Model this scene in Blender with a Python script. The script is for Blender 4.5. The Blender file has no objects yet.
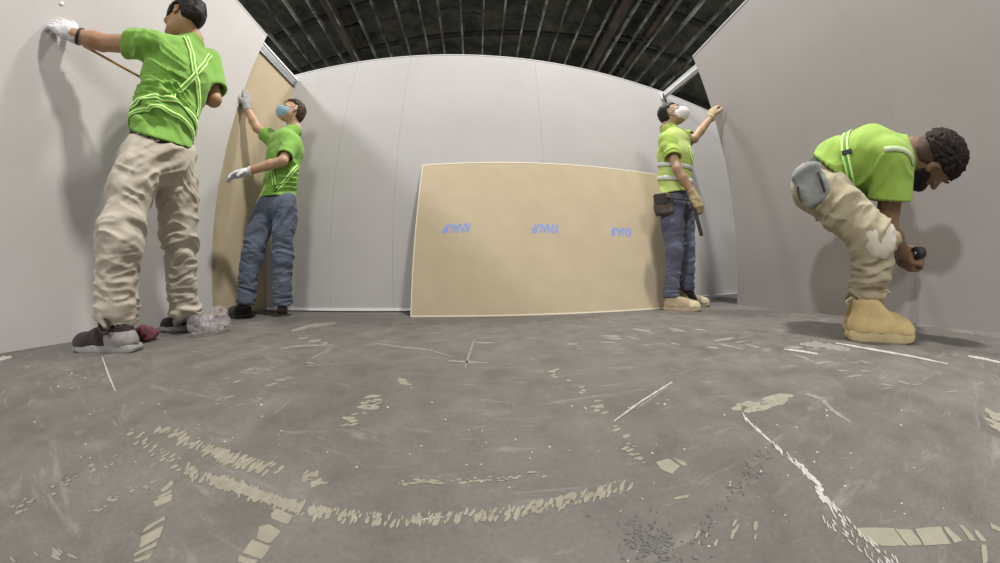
import bpy, math, random
import numpy as np
from mathutils import Vector, Matrix
from mathutils.bvhtree import BVHTree
C = bpy.context.scene.collection
random.seed(7)
# ------------------------------------------------------------------ camera
H_CAM = 0.26                      # the camera stands just above the floor
F_PX = 236.7                      # wide stereographic action-camera lens
PITCH, ROLL = -0.012, -0.017
def cam_axes():
    cr, sr, cp, sp = math.cos(ROLL), math.sin(ROLL), math.cos(PITCH), math.sin(PITCH)
    def w(v):                     # camera (right, up, fwd) -> world
        x, y, z = v
        x, y = x*cr - y*sr, x*sr + y*cr
        y, z = y*cp + z*sp, -y*sp + z*cp
        return Vector((x, z, y))
    return w
CW = cam_axes()
cam_d = bpy.data.cameras.new('camera'); cam = bpy.data.objects.new('camera', cam_d); C.objects.link(cam)
cam_d.type = 'PANO'; cam_d.panorama_type = 'FISHEYE_LENS_POLYNOMIAL'
cam_d.sensor_width = 36.0; cam_d.sensor_fit = 'HORIZONTAL'
cam_d.fisheye_fov = math.radians(300)
K = (0.118202808, -0.000293786541, -0.000118327351, 2.69018169e-06)
cam_d.fisheye_polynomial_k0 = 0.0
cam_d.fisheye_polynomial_k1, cam_d.fisheye_polynomial_k2, cam_d.fisheye_polynomial_k3, cam_d.fisheye_polynomial_k4 = [-k for k in K]
xr, yu, zf = CW((1,0,0)), CW((0,1,0)), CW((0,0,1))
cam.matrix_world = Matrix(((xr.x,yu.x,-zf.x,0),(xr.y,yu.y,-zf.y,0),(xr.z,yu.z,-zf.z,H_CAM),(0,0,0,1)))
cam_d.clip_start = 0.01; cam_d.clip_end = 200
bpy.context.scene.camera = cam
# ------------------------------------------------------------------ light and exposure
sc = bpy.context.scene
sc.view_settings.view_transform = 'Standard'; sc.view_settings.look = 'None'
sc.view_settings.gamma = 1.0; sc.view_settings.use_curve_mapping = False
sc.view_settings.exposure = 0.08
wd = bpy.data.worlds.new('world'); sc.world = wd; wd.use_nodes = True
wd.node_tree.nodes['Background'].inputs[0].default_value = (0.90, 0.90, 0.90, 1)
wd.node_tree.nodes['Background'].inputs[1].default_value = 0.63
def area(name, loc, target, power, size, col=(1,1,1)):
    l = bpy.data.lights.new(name, 'AREA'); l.energy = power; l.shape = 'DISK'; l.size = size; l.color = col
    o = bpy.data.objects.new(name, l); C.objects.link(o); o.location = loc
    o.rotation_euler = (Vector(target) - Vector(loc)).to_track_quat('-Z', 'Y').to_euler()
    return o
area('high_bay_light', (1.5, 0.1, 7.0), (0.6, 0.6, 0), 470, 0.50, (1,0.97,0.93))
area('high_bay_light', (0.8, 3.3, 7.8), (-0.5, 0.8, 0), 290, 0.6, (1,0.97,0.94))
area('high_bay_light', (-4.8, -1.4, 5.6), (1.5, 1.0, 0.5), 255, 0.5, (0.96,0.97,1.0))
area('added_fill_light', (0.6, -4.6, 3.4), (0, 1.5, 0.6), 120, 1.6, (1,0.98,0.95))  # unseen soft fill lamp, added behind the camera to brighten the low walls

# ------------------------------------------------------------------ placing helpers
def ray(px, py):
    x, y = px-500, -(py-281.5); r = math.hypot(x, y) + 1e-9
    th = 2*math.atan(r/(2*F_PX)); s = math.sin(th)
    return CW((s*x/r, s*y/r, math.cos(th)))
def at(px, py, D):                # the point seen at (px,py), D metres away over the floor
    d = ray(px, py); t = D/math.hypot(d.x, d.y); return Vector((d.x*t, d.y*t, d.z*t + H_CAM))
def onfloor(px, py, z=0.0):
    d = ray(px, py); t = (z-H_CAM)/d.z; return Vector((d.x*t, d.y*t, z))
def onplane(px, py, p0, n):
    d = ray(px, py); o = Vector((0,0,H_CAM)); t = (Vector(p0)-o).dot(n)/d.dot(n); return o + d*t

# ------------------------------------------------------------------ mesh and tag helpers
def tag(o, label=None, cat=None, group=None, kind=None):
    if label: o['label'] = label
    if cat: o['category'] = cat
    if group: o['group'] = group
    if kind: o['kind'] = kind
    return o
def link(name, me, parent=None, mats=(), smooth=False):
    o = bpy.data.objects.new(name, me); C.objects.link(o)
    for m in mats: me.materials.append(m)
    if smooth: me.polygons.foreach_set('use_smooth', [True]*len(me.polygons))
    if parent is not None:
        o.parent = parent; o.matrix_parent_inverse = parent.matrix_world.inverted()
    return o
def empty(name, loc):
    o = bpy.data.objects.new(name, None); C.objects.link(o); o.location = loc; o.empty_display_size = 0.1
    o.matrix_world = Matrix.Translation(loc); return o
class MB:                          # collects boxes, tubes and strips; build() links them as one mesh
    def __init__(s): s.v, s.f, s.m = [], [], []
    def add(s, vs, fs, m=0):
        b = len(s.v); s.v += [tuple(v) for v in vs]; s.f += [tuple(b+i for i in f) for f in fs]; s.m += [m]*len(fs)
    def box(s, c, ax, half, m=0, bev=0.0):   # centre, three axes, half sizes
        c = Vector(c); A = [Vector(a) for a in ax]
        if bev <= 0:
            vs = [c + A[0]*(i*half[0]) + A[1]*(j*half[1]) + A[2]*(k*half[2]) for i in (-1,1) for j in (-1,1) for k in (-1,1)]
            s.add(vs, [(0,1,3,2),(4,6,7,5),(0,4,5,1),(2,3,7,6),(0,2,6,4),(1,5,7,3)], m); return
        import bmesh
        bm = bmesh.new(); bmesh.ops.create_cube(bm, size=2)
        for v in bm.verts: v.co = Vector((v.co.x*half[0], v.co.y*half[1], v.co.z*half[2]))
        bmesh.ops.bevel(bm, geom=bm.edges[:], offset=bev, segments=2, affect='EDGES')
        bm.verts.ensure_lookup_table()
        vs = [c + A[0]*v.co.x + A[1]*v.co.y + A[2]*v.co.z for v in bm.verts]
        s.add(vs, [tuple(v.index for v in f.verts) for f in bm.faces], m); bm.free()
    def tube(s, pts, r, n=8, m=0, closed=False, flat=1.0):
        pts = [Vector(p) for p in pts]; N = len(pts); rs = r if hasattr(r, '__len__') else [r]*N
        up = Vector((0,0,1)); vs = []
        prev = None
        for i, p in enumerate(pts):
            if closed: t = pts[(i+1)%N] - pts[i-1]
            else: t = pts[min(i+1,N-1)] - pts[max(i-1,0)]
            t.normalize()
            if prev is None:
                a = t.cross(up); a = a if a.length > 0.1 else t.cross(Vector((1,0,0)))
            else: a = prev - t*prev.dot(t)
            a.normalize(); prev = a; b = t.cross(a)
            vs += [p + (a*math.cos(q)+b*math.sin(q)*flat)*rs[i] for q in [2*math.pi*j/n for j in range(n)]]
        fs = []
        for i in range(N if closed else N-1):
            k = (i+1) % N
            fs += [(i*n+j, i*n+(j+1)%n, k*n+(j+1)%n, k*n+j) for j in range(n)]
        if not closed: fs += [tuple(range(n-1,-1,-1)), tuple((N-1)*n+j for j in range(n))]
        s.add(vs, fs, m)
    def prism(s, poly, up, m=0):   # polygon (list of Vectors) extruded by vector up
        n = len(poly); up = Vector(up)
        s.add(list(poly) + [p+up for p in poly], [tuple(range(n-1,-1,-1)), tuple(range(n,2*n))] + [(i,(i+1)%n,n+(i+1)%n,n+i) for i in range(n)], m)
    def build(s, name, mats, parent=None, smooth=False):
        me = bpy.data.meshes.new(name); me.from_pydata(s.v, [], s.f); me.validate()
        mats = mats if isinstance(mats, (list, tuple)) else [mats]
        o = link(name, me, parent, mats, smooth)
        if len(me.polygons) == len(s.m): me.polygons.foreach_set('material_index', s.m)
        me.update(); return o

# ------------------------------------------------------------------ materials
def nodes(name, rough=0.7, spec=0.3):
    m = bpy.data.materials.new(name); m.use_nodes = True; nt = m.node_tree
    b = nt.nodes['Principled BSDF']; b.inputs['Roughness'].default_value = rough; b.inputs['Specular IOR Level'].default_value = spec
    return m, nt, b
def N(nt, t, **kw):
    n = nt.nodes.new(t)
    for k, v in kw.items():
        if k in n.inputs: n.inputs[k].default_value = v
        else: setattr(n, k, v)
    return n
def ramp(nt, fac, stops):
    r = nt.nodes.new('ShaderNodeValToRGB'); e = r.color_ramp.elements
    while len(e) < len(stops): e.new(0.5)
    for i, (p, c) in enumerate(stops): e[i].position = p; e[i].color = (*c, 1) if len(c) == 3 else c
    nt.links.new(fac, r.inputs[0]); return r
def noise(nt, co, scale, detail=4, rough=0.5, dist=0.0):
    n = nt.nodes.new('ShaderNodeTexNoise'); n.inputs['Scale'].default_value = scale; n.inputs['Detail'].default_value = detail
    n.inputs['Roughness'].default_value = rough; n.inputs['Distortion'].default_value = dist
    nt.links.new(co, n.inputs['Vector']); return n
def mixc(nt, fac, a, b, mode='MIX'):
    m = nt.nodes.new('ShaderNodeMix'); m.data_type = 'RGBA'; m.blend_type = mode
    for sock, v in ((m.inputs[0], fac), (m.inputs[6], a), (m.inputs[7], b)):
        if hasattr(v, 'is_linked') or hasattr(v, 'links'): nt.links.new(v, sock)
        elif isinstance(v, (int, float)): sock.default_value = v
        else: sock.default_value = (*v, 1)
    return m.outputs[2]
def mottled(name, c1, c2, scale=8, rough=0.8, spec=0.2, bump=0.0, bscale=120, sheen=0.0, bdist=0.002):
    m, nt, b = nodes(name, rough, spec)
    co = nt.nodes.new('ShaderNodeTexCoord').outputs['Object']
    n = noise(nt, co, scale, 5, 0.6)
    r = ramp(nt, n.outputs['Fac'], [(0.3, c1), (0.7, c2)])
    nt.links.new(r.outputs[0], b.inputs['Base Color'])
    if bump:
        n2 = noise(nt, co, bscale, 3); bp = N(nt, 'ShaderNodeBump', Strength=bump, Distance=bdist)
        nt.links.new(n2.outputs['Fac'], bp.inputs['Height']); nt.links.new(bp.outputs[0], b.inputs['Normal'])
    if sheen: b.inputs['Sheen Weight'].default_value = sheen
    return m
def metal(name, c, rough=0.4):
    m, nt, b = nodes(name, rough, 0.5); b.inputs['Base Color'].default_value = (*c, 1); b.inputs['Metallic'].default_value = 0.9
    return m
M = {}
M['steel'] = metal('galvanised_steel', (0.34, 0.345, 0.35), 0.55)
M['white_paint'] = mottled('white_painted_edge', (0.80,0.80,0.80), (0.86,0.86,0.85), 10, 0.5)
M['beige_board'] = mottled('beige_board_face', (0.43,0.357,0.243), (0.465,0.388,0.267), 6, 0.85, 0.15, 0.15, 300)
M['board_edge'] = mottled('board_edge', (0.66,0.60,0.46), (0.72,0.66,0.52), 30, 0.9)
M['blue_ink'] = mottled('blue_ink', (0.17,0.25,0.56), (0.27,0.35,0.64), 90, 0.8)
M['black'] = mottled('black_plastic', (0.012,0.012,0.013), (0.025,0.025,0.027), 40, 0.5, 0.4)
def wall_mat(name, ca, cb, seams=(), axis=0):
    m, nt, b = nodes(name, 0.8, 0.15)
    co = nt.nodes.new('ShaderNodeTexCoord').outputs['Object']
    n = noise(nt, co, 1.3, 6, 0.6); n3 = noise(nt, co, 60, 3, 0.6)
    col = ramp(nt, n.outputs['Fac'], [(0.3, ca), (0.7, cb)]).outputs[0]
    grain = ramp(nt, n3.outputs['Fac'], [(0.3, (0.955,)*3), (0.7, (1.0,)*3)]).outputs[0]
    col = mixc(nt, 1.0, col, grain, 'MULTIPLY')
    sx = nt.nodes.new('ShaderNodeSeparateXYZ'); nt.links.new(co, sx.inputs[0])
    for x0 in seams:               # board joints: a hairline groove, a real mark on the wall
        a = N(nt, 'ShaderNodeMath', operation='SUBTRACT'); nt.links.new(sx.outputs[axis], a.inputs[0]); a.inputs[1].default_value = x0
        c = N(nt, 'ShaderNodeMath', operation='ABSOLUTE'); nt.links.new(a.outputs[0], c.inputs[0])
        d = N(nt, 'ShaderNodeMath', operation='LESS_THAN'); nt.links.new(c.outputs[0], d.inputs[0]); d.inputs[1].default_value = 0.0014
        col = mixc(nt, d.outputs[0], col, (0.26,0.24,0.22))
    nt.links.new(col, b.inputs['Base Color'])
    bp = N(nt, 'ShaderNodeBump', Strength=0.1, Distance=0.002); nt.links.new(n3.outputs['Fac'], bp.inputs['Height']); nt.links.new(bp.outputs[0], b.inputs['Normal'])
    return m

# ------------------------------------------------------------------ floor
def floor_mat():
    m, nt, b = nodes('worn_concrete', 0.6, 0.35)
    co = nt.nodes.new('ShaderNodeTexCoord').outputs['Object']
    big = noise(nt, co, 1.5, 8, 0.62, 0.6); mid = noise(nt, co, 9, 7, 0.65, 0.4); fine = noise(nt, co, 140, 4, 0.6)
    col = ramp(nt, big.outputs['Fac'], [(0.28, (0.084,0.077,0.068)), (0.5, (0.130,0.120,0.107)), (0.72, (0.195,0.182,0.165))]).outputs[0]
    col = mixc(nt, 0.5, col, ramp(nt, mid.outputs['Fac'], [(0.3, (0.076,0.069,0.062)), (0.6, (0.150,0.139,0.125)), (0.8,(0.24,0.225,0.205))]).outputs[0])
    col = mixc(nt, 1.0, col, ramp(nt, fine.outputs['Fac'], [(0.3, (0.86,)*3), (0.7, (1.06,)*3)]).outputs[0], 'MULTIPLY')
    # pale scuffs and flecks of old paint
    mp = N(nt, 'ShaderNodeMapping'); mp.inputs['Scale'].default_value = (3.0, 14.0, 1.0); mp.inputs['Rotation'].default_value = (0,0,0.5)
    nt.links.new(co, mp.inputs[0]); sc1 = noise(nt, mp.outputs[0], 2.2, 6, 0.7, 0.8)
    col = mixc(nt, ramp(nt, sc1.outputs['Fac'], [(0.56, (0,)*3), (0.80, (0.5,)*3)]).outputs[0], col, (0.34,0.325,0.30))
    fl = noise(nt, co, 38, 3, 0.7, 0.2)
    col = mixc(nt, ramp(nt, fl.outputs['Fac'], [(0.735, (0,)*3), (0.76, (0.6,)*3)]).outputs[0], col, (0.34,0.32,0.27))
    dk = noise(nt, co, 22, 5, 0.75, 0.5)
    col = mixc(nt, ramp(nt, dk.outputs['Fac'], [(0.66, (0,)*3), (0.78, (0.5,)*3)]).outputs[0], col, (0.10,0.095,0.09))
    nt.links.new(col, b.inputs['Base Color'])
    nt.links.new(ramp(nt, mid.outputs['Fac'], [(0.3, (0.48,)*3), (0.7, (0.72,)*3)]).outputs[0], b.inputs['Roughness'])
    bp = N(nt, 'ShaderNodeBump', Strength=0.25, Distance=0.002); nt.links.new(fine.outputs['Fac'], bp.inputs['Height']); nt.links.new(bp.outputs[0], b.inputs['Normal'])
    return m
ZV, XV, YV = Vector((0,0,1)), Vector((1,0,0)), Vector((0,1,0))
b = MB(); b.box((0,0,-0.05), (XV,YV,ZV), (9,9,0.05)); tag(b.build('floor', floor_mat()), kind='structure')

# ------------------------------------------------------------------ partitions
WH = 2.596                                                  # top of the drywall partitions
LE = Vector((-2.155, 1.114, 0)); LD = Vector((-math.sin(0.070), math.cos(0.070), 0)); LD = Vector((math.sin(-0.070), math.cos(-0.070), 0))
LN = Vector((LD.y, -LD.x, 0))                               # into the room (+x)
RE = Vector((2.0906, 1.5603, 0)); RD = Vector((math.sin(-0.050), math.cos(-0.050), 0)); RN = Vector((-RD.y, RD.x, 0))
BP = Vector((0, 1.9537, 0)); BD = Vector((math.cos(0.1154), math.sin(0.1154), 0)); BN = Vector((BD.y, -BD.x, 0))
def slab(name, a, b_, n, z0, z1, th, mat, bev=0.0, parent=None):   # vertical slab whose face runs a -> b_, n points into the room
    a, b_ = Vector(a), Vector(b_); u = (b_-a).normalized(); L = (b_-a).length
    me = MB(); me.box((L/2, -th/2, (z0+z1)/2), (XV,YV,ZV), (L/2, th/2, (z1-z0)/2), 0, bev)
    o = me.build(name, mat)
    o.matrix_world = Matrix(((u.x,n.x,0,a.x),(u.y,n.y,0,a.y),(0,0,1,0),(0,0,0,1)))
    return o
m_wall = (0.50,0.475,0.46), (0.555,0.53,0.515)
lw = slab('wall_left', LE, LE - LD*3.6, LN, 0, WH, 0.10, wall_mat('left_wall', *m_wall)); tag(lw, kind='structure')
rwl = RE - RD*3.6
def along(P, A, D): return (P-A).dot(D)
seamR = along(onplane(893, 120, RE, RN), RE, -RD)
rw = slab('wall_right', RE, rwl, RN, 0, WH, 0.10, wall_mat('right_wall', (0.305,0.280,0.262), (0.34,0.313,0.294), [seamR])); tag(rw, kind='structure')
BA = BP + BD*(-2.24/BD.x - 0.06); BB = BP + BD*3.6
sB = [along(onplane(x, y, BP, BN), BA, BD) for x, y in ((541,130),(393,290),(330,250))]
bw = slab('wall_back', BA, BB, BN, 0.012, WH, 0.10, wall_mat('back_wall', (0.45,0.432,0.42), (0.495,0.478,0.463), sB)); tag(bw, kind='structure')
# recessed rear stretch of the left partition, boarded on its far side, with its steel top track
R0 = LE - LN*0.035 - LD*0.15; R1 = LE - LN*0.035 + LD*0.62
rear = slab('wall_left_rear', R0 - LN*0.012, R1, LN, 0, 2.50, 0.06, wall_mat('rear_left_wall', (0.60,0.59,0.58), (0.64,0.63,0.62))); tag(rear, kind='structure')

b = MB()
p0 = onplane(258.5, 52, R0, LN); p1 = onplane(292.5, 87, R0, LN); zt = (p0.z + p1.z)/2
board_end = along(onplane(290.5, 100, R0, LN), R0, LD)
trk = MB()
ta, tb = 0.152, along(onplane(294.5, 82, R0, LN), R0, LD)
def lpt(s, n, z): return R0 + LD*s + LN*n + Vector((0,0,z))
trk.box(lpt((ta+tb)/2, 0.012, (zt+2.50)/2), (LD,LN,ZV), ((tb-ta)/2, 0.011, (2.50-zt)/2))
trk.box(lpt((ta+tb)/2, 0.016, zt+0.004), (LD,LN,ZV), ((tb-ta)/2, 0.015, 0.004))
for k in range(3): trk.box(lpt((ta+tb)/2, 0.0245, zt + (2.5-zt)*(0.3+0.2*k)), (LD,LN,ZV), ((tb-ta)/2, 0.0015, 0.004))
t = trk.build('steel_top_track', M['steel']); tag(t, 'grey steel top track above the beige board, behind the man in the left corner', 'metal track')
lip = MB(); lip.box(lpt((ta+tb)/2, 0.008, 2.508), (LD,LN,ZV), ((tb-ta)/2, 0.022, 0.009)); lip.build('white_lip', M['white_paint'], t)
tab = MB(); tab.box(lpt(tb+0.03, 0.02, 2.46), (LD,LN,ZV), (0.012, 0.006, 0.05), 0, 0.003); tab.box(lpt(tb+0.075, 0.02, 2.45), (LD,LN,ZV), (0.010, 0.006, 0.06), 0, 0.003)
tab.box(lpt(tb+0.05, 0.02, 2.50), (LD,LN,ZV), (0.05, 0.008, 0.008), 0, 0.003); tab.build('end_bracket', M['white_paint'], t)
bd = MB(); bd.box(lpt((0.152+board_end)/2, 0.008, (0.012+zt)/2), (LD,LN,ZV), ((board_end-0.152)/2, 0.0065, (zt-0.022)/2), 0, 0.002)
tag(bd.build('drywall_board', M['beige_board']), 'tall beige drywall board standing upright in the left corner under the steel track', 'drywall board')

# right-hand track running out from the top of the back wall
P1 = onplane(663, 97, BP, BN); dr = ray(698, 68); P2 = Vector((0,0,H_CAM)) + dr*((P1.z-H_CAM)/dr.z)
u = (P2-P1).normalized(); s_ = u.cross(ZV).normalized(); P2b = P2 + u*0.35; P1 = P1 + u*0.012
tk = MB(); tk.box((P1+P2b)/2, (u, s_, ZV), ((P2b-P1).length/2, 0.030, 0.022), 0, 0.003); tk.box((P1+P2b)/2 + ZV*0.026, (u, s_, ZV), ((P2b-P1).length/2, 0.036, 0.004))
t2 = tk.build('steel_top_track', M['white_paint']); tag(t2, 'pale steel track running from the back wall top to the right partition', 'metal track')
hk = MB(); hk.tube([P1 + u*0.02 + s_*0.03 + ZV*0.02, P1 + u*0.03 + s_*0.045 - ZV*0.03, P1 + u*0.03 + s_*0.03 - ZV*0.09, P1 + u*0.02 + s_*0.01 - ZV*0.13], 0.009, 8)
hk.build('hook', M['black'], t2, True)
hk = MB(); hk.box(P1 - u*0.0 - BD*0.045 + BN*0.012 - ZV*0.02, (BD, BN, ZV), (0.012, 0.010, 0.045), 0, 0.003); hk.box(P1 - BD*0.02 + BN*0.012 + ZV*0.015, (BD, BN, ZV), (0.035, 0.010, 0.01), 0, 0.003); hk.build('end_bracket', M['white_paint'], t2)
# floor track showing under the back wall at the right
fa, fb = onplane(703, 300, BP, BN), onplane(745, 300, BP, BN); fa.z = fb.z = 0.014
ft = MB(); ft.box((fa+fb)/2 + BN*0.03, (BD, BN, ZV), ((fb-fa).length/2, 0.028, 0.013), 0, 0.002); tag(ft.build('floor_track', M['steel']), 'dull steel floor track lying along the foot of the back wall at the right', 'metal track')
wl = MB(); wa, wb = BA + BN*0.004 + ZV*0.02, BB + BN*0.004 + ZV*0.02
wl.box((wa+wb)/2, (BD, BN, ZV), ((wb-wa).length/2, 0.004, 0.010)); tag(wl.build('baseboard_back', M['white_paint']), kind='structure')

for nm, (ca, cb), nn, th in (('trim_1', (BA, BB), BN, 0.10), ('trim_2', (LE, LE - LD*3.6), LN, 0.10), ('trim_3', (RE, rwl), RN, 0.10)):
    ca, cb = Vector(ca), Vector(cb); u_ = (cb-ca).normalized(); mb = MB()
    mb.box((ca+cb)/2 - nn*(th/2-0.001) + ZV*(WH+0.004), (u_, nn, ZV), ((cb-ca).length/2, th/2+0.003, 0.0035)); tag(mb.build(nm, M['white_paint']), kind='structure')

# leaning board with its printed name
A0 = onfloor(410.5, 317); A1 = onfloor(650, 309.5); U = (A1-A0).normalized(); TOPL = onplane(418.5, 166, BP + BN*0.015, BN)
V = (TOPL - A0); V = (V - U*V.dot(U)); BHt = V.length; V.normalize(); NB_ = U.cross(V).normalized()
lb = MB(); LL = 2.30
lb.box(A0 + U*(LL/2) + V*(BHt/2+0.004) - NB_*0.0066, (U,V,NB_), (LL/2, BHt/2, 0.0060), 0)
# pale paper-bound long edges, 3 mm wide
lbo = lb.build('leaning_drywall_board', M['beige_board']); tag(lbo, 'large beige drywall board with blue printing leaning on the back wall', 'drywall board')
eg = MB()
for q in (0.0045, BHt+0.0035): eg.box(A0 + U*(LL/2) + V*q - NB_*0.0064, (U,V,NB_), (LL/2, 0.0055, 0.0072), 0)
for q in (0.003, LL-0.003): eg.box(A0 + U*q + V*(BHt/2) - NB_*0.0064, (U,V,NB_), (0.004, BHt/2, 0.0070), 0)
eg.build('paper_edge', M['board_edge'], lbo)
def text_mesh(name, s, origin, ex, ey, size, mat, parent, shear=0.0, bold=0.0, sx=1.0, depth=0.0004):
    cu = bpy.data.curves.new(name, 'FONT'); cu.body = s; cu.size = 1.0; cu.align_x = 'CENTER'; cu.align_y = 'CENTER'; cu.shear = shear; cu.offset = bold; cu.space_character = 0.92
    o = bpy.data.objects.new(name, cu); C.objects.link(o)
    dg = bpy.context.evaluated_depsgraph_get(); me = bpy.data.meshes.new_from_object(o.evaluated_get(dg)); bpy.data.objects.remove(o)
    nz = ex.cross(ey)
    for v in me.vertices: v.co = origin + ex*(v.co.x*size*sx) + ey*(v.co.y*size) + nz*depth
    me.materials.clear(); return link(name, me, parent, [mat])
for k, (px, py, w) in enumerate(((457.5,227.5,1.0), (546,228,1.0), (621.5,231.5,0.95))):
    q = onplane(px, py, A0, NB_)
    text_mesh('printed_logo', 'KNAUF', q, -U, -V, 0.098, M['blue_ink'], lbo, 0.40 if k == 0 else 0.15, 0.032, 0.68*w)

# ------------------------------------------------------------------ dark roof
def roof_mat():
    m, nt, b_ = nodes('dark_roof_deck', 0.9, 0.1)
    co = nt.nodes.new('ShaderNodeTexCoord').outputs['Object']
    n = noise(nt, co, 1.4, 6, 0.7, 0.5)
    nt.links.new(ramp(nt, n.outputs['Fac'], [(0.3, (0.026,0.027,0.021)), (0.5, (0.078,0.078,0.060)), (0.72, (0.15,0.122,0.08))]).outputs[0], b_.inputs['Base Color'])
    return m
mr = roof_mat()
b = MB(); b.box((0,2,9.35), (XV,YV,ZV), (14,14,0.05)); tag(b.build('ceiling', mr), kind='structure')
def world_mottled(name, stops, scale, dist=0.6):
    m, nt, b_ = nodes(name, 0.7, 0.2); g = nt.nodes.new('ShaderNodeNewGeometry').outputs['Position']
    nt.links.new(ramp(nt, noise(nt, g, scale, 6, 0.7, dist).outputs['Fac'], stops).outputs[0], b_.inputs['Base Color']); return m
M['joist'] = world_mottled('joist_steel', [(0.34, (0.035,0.035,0.03)), (0.5, (0.13,0.135,0.12)), (0.62, (0.36,0.37,0.33))], 1.1)
M['joist_dark'] = mottled('dark_beam', (0.015,0.015,0.013), (0.05,0.046,0.036), 2, 0.8)
rj = random.Random(3)
JD = Vector((math.sin(-0.080), math.cos(-0.080), 0)); JS = Vector((JD.y, -JD.x, 0))
j0 = None
for i in range(-13, 14):
    x = i*0.66 + rj.uniform(-0.08, 0.08) - 0.02; y0, y1 = -1.0, 7.9 + rj.uniform(-0.35, 0.5)
    if j0 is None:
        m_ = MB(); m_.box((0,0,0), (XV,YV,ZV), (0.026,0.5,0.008)); m_.box((0,0,0.06), (XV,YV,ZV), (0.008,0.5,0.06)); m_.box((0,0,0.12), (XV,YV,ZV), (0.026,0.5,0.008))
        j0 = m_.build('roof_joist', M['joist']); o = j0
    else: o = j0.copy(); C.objects.link(o)
    c = JS*x + JD*((y0+y1)/2) + Vector((0,0,8.55 + rj.uniform(-0.12,0.10)))
    o.matrix_world = Matrix.Translation(c) @ Matrix.Rotation(0.080, 4, 'Z') @ Matrix.Diagonal((rj.uniform(0.7,1.2), y1-y0, 1, 1))
    tag(o, 'thin grey steel joist under the dark roof', 'joist', 'parallel joists under the dark roof')
for k, (yy, hz, hh, z) in enumerate(((4.35,0.06,0.12,8.95), (6.05,0.05,0.07,8.86), (8.2,0.22,0.30,8.75))):
    m_ = MB(); m_.box((0, yy, z), (XV,YV,ZV), (11, hz, hh)); m_.box((0, yy, z-hh), (XV,YV,ZV), (11, hz*1.6, 0.014))
    tag(m_.build('roof_girder', M['joist_dark']), ('dark girder crossing the joists at the very top of view', 'slim dark girder crossing the roof between the two others', 'deep dark girder just above the back wall top')[k], 'girder')
for k, (x, w, y0, y1) in enumerate(((-4.8,0.19,2.2,8.0), (4.35,0.22,1.4,8.0), (5.7,0.14,0.8,7.7))):
    m_ = MB(); m_.tube([JS*x + JD*y0 + ZV*8.8, JS*(x+0.03) + JD*((y0+y1)/2) + ZV*8.78, JS*x + JD*y1 + ZV*8.8], w, 12)
    tag(m_.build('roof_duct', mottled('duct_paint_%d' % k, (0.035,0.030,0.022), (0.10,0.08,0.055), 2, 0.7), None, True),
        ('dark duct under the roof above the left corner', 'dark brown duct under the roof right of centre', 'narrow dark pipe under the roof, rightmost above the track')[k], 'duct')
br0 = None
for k in range(34):                # short cross braces between neighbouring joists
    i_ = rj.randint(-12, 12); yy = rj.choice((3.4, 5.0, 5.2, 6.6, 7.2, 7.3))
    if br0 is None:
        m_ = MB(); m_.box((0,0,0), (XV,YV,ZV), (0.31,0.03,0.025)); m_.box((0.1,0,0.05), (XV,YV,ZV), (0.06,0.05,0.04)); br0 = m_.build('roof_brace', M['joist_dark']); o = br0
    else: o = br0.copy(); C.objects.link(o)
    o.matrix_world = Matrix.Translation(JS*(i_*0.66+0.33) + JD*yy + Vector((0,0,8.66))) @ Matrix.Rotation(0.080, 4, 'Z')
    tag(o, 'short dark cross brace between two roof joists', 'brace', 'cross braces between the roof joists')

# ------------------------------------------------------------------ marks on the floor
M['tape'] = mottled('old_tape', (0.215,0.200,0.158), (0.275,0.257,0.205), 40, 0.8)
M['tape_green'] = mottled('greenish_tape', (0.215,0.205,0.158), (0.27,0.258,0.20), 40, 0.8)
M['chalk'] = mottled('white_chalk', (0.33,0.315,0.29), (0.47,0.455,0.425), 60, 0.9)
M['chalk_soft'] = mottled('faint_chalk', (0.19,0.174,0.156), (0.25,0.232,0.21), 40, 0.9)
M['tar'] = mottled('dark_stain', (0.09,0.088,0.08), (0.14,0.135,0.12), 60, 0.8)
rf = random.Random(11)
def blob(mb, x, y, a, b_, ang, n=8, z=0.0006, rough=0.25):
    poly = []
    for i in range(n):
        q = 2*math.pi*i/n + rf.uniform(-0.2,0.2); r = 1 + rf.uniform(-rough, rough)
        X, Y = a*r*math.cos(q), b_*r*math.sin(q); c, s = math.cos(ang), math.sin(ang)
        poly.append(onfloor(x + X*c - Y*s, y + X*s + Y*c))
    ar = sum(poly[i].x*poly[(i+1)%n].y - poly[(i+1)%n].x*poly[i].y for i in range(n))
    if ar < 0: poly.reverse()
    up_ = z + rf.uniform(0, 0.0006); mb.prism(poly, (0,0,up_))
def lerp_path(pts, t):
    seg = [math.dist(pts[i][:2], pts[i+1][:2]) for i in range(len(pts)-1)]; L = sum(seg)*t
    for i, s in enumerate(seg):
        if L <= s or i == len(seg)-1:
            k = min(1, L/s); p, q = pts[i], pts[i+1]; return [p[j] + (q[j]-p[j])*k for j in range(len(p))], math.atan2(q[1]-p[1], q[0]-p[0])
        L -= s
def flakes(label, pts, n, half, a, b_, slant, mat, jit=1.0, cover=(0,1), cat='tape residue', name='tape_residue', rough=0.3):
    """pts: (x, y, density 0..1) along the worn line; flakes spread half a width either side"""
    mb = MB(); k = 0; tries = 0
    while k < n and tries < n*30:
        tries += 1; t = rf.random(); (x, y, d), ang = lerp_path(pts, t)
        if rf.random() > d: continue
        o = rf.uniform(-half, half)*jit; nx, ny = -math.sin(ang), math.cos(ang)
        s = rf.uniform(0.45, 1.15); blob(mb, x+nx*o, y+ny*o, a*s, b_*s*rf.uniform(0.7,1.3), slant + rf.uniform(-0.25,0.25), 7, 0.0006, rough); k += 1
    tag(mb.build(name, M[mat]), label, cat, kind='stuff')
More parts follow.
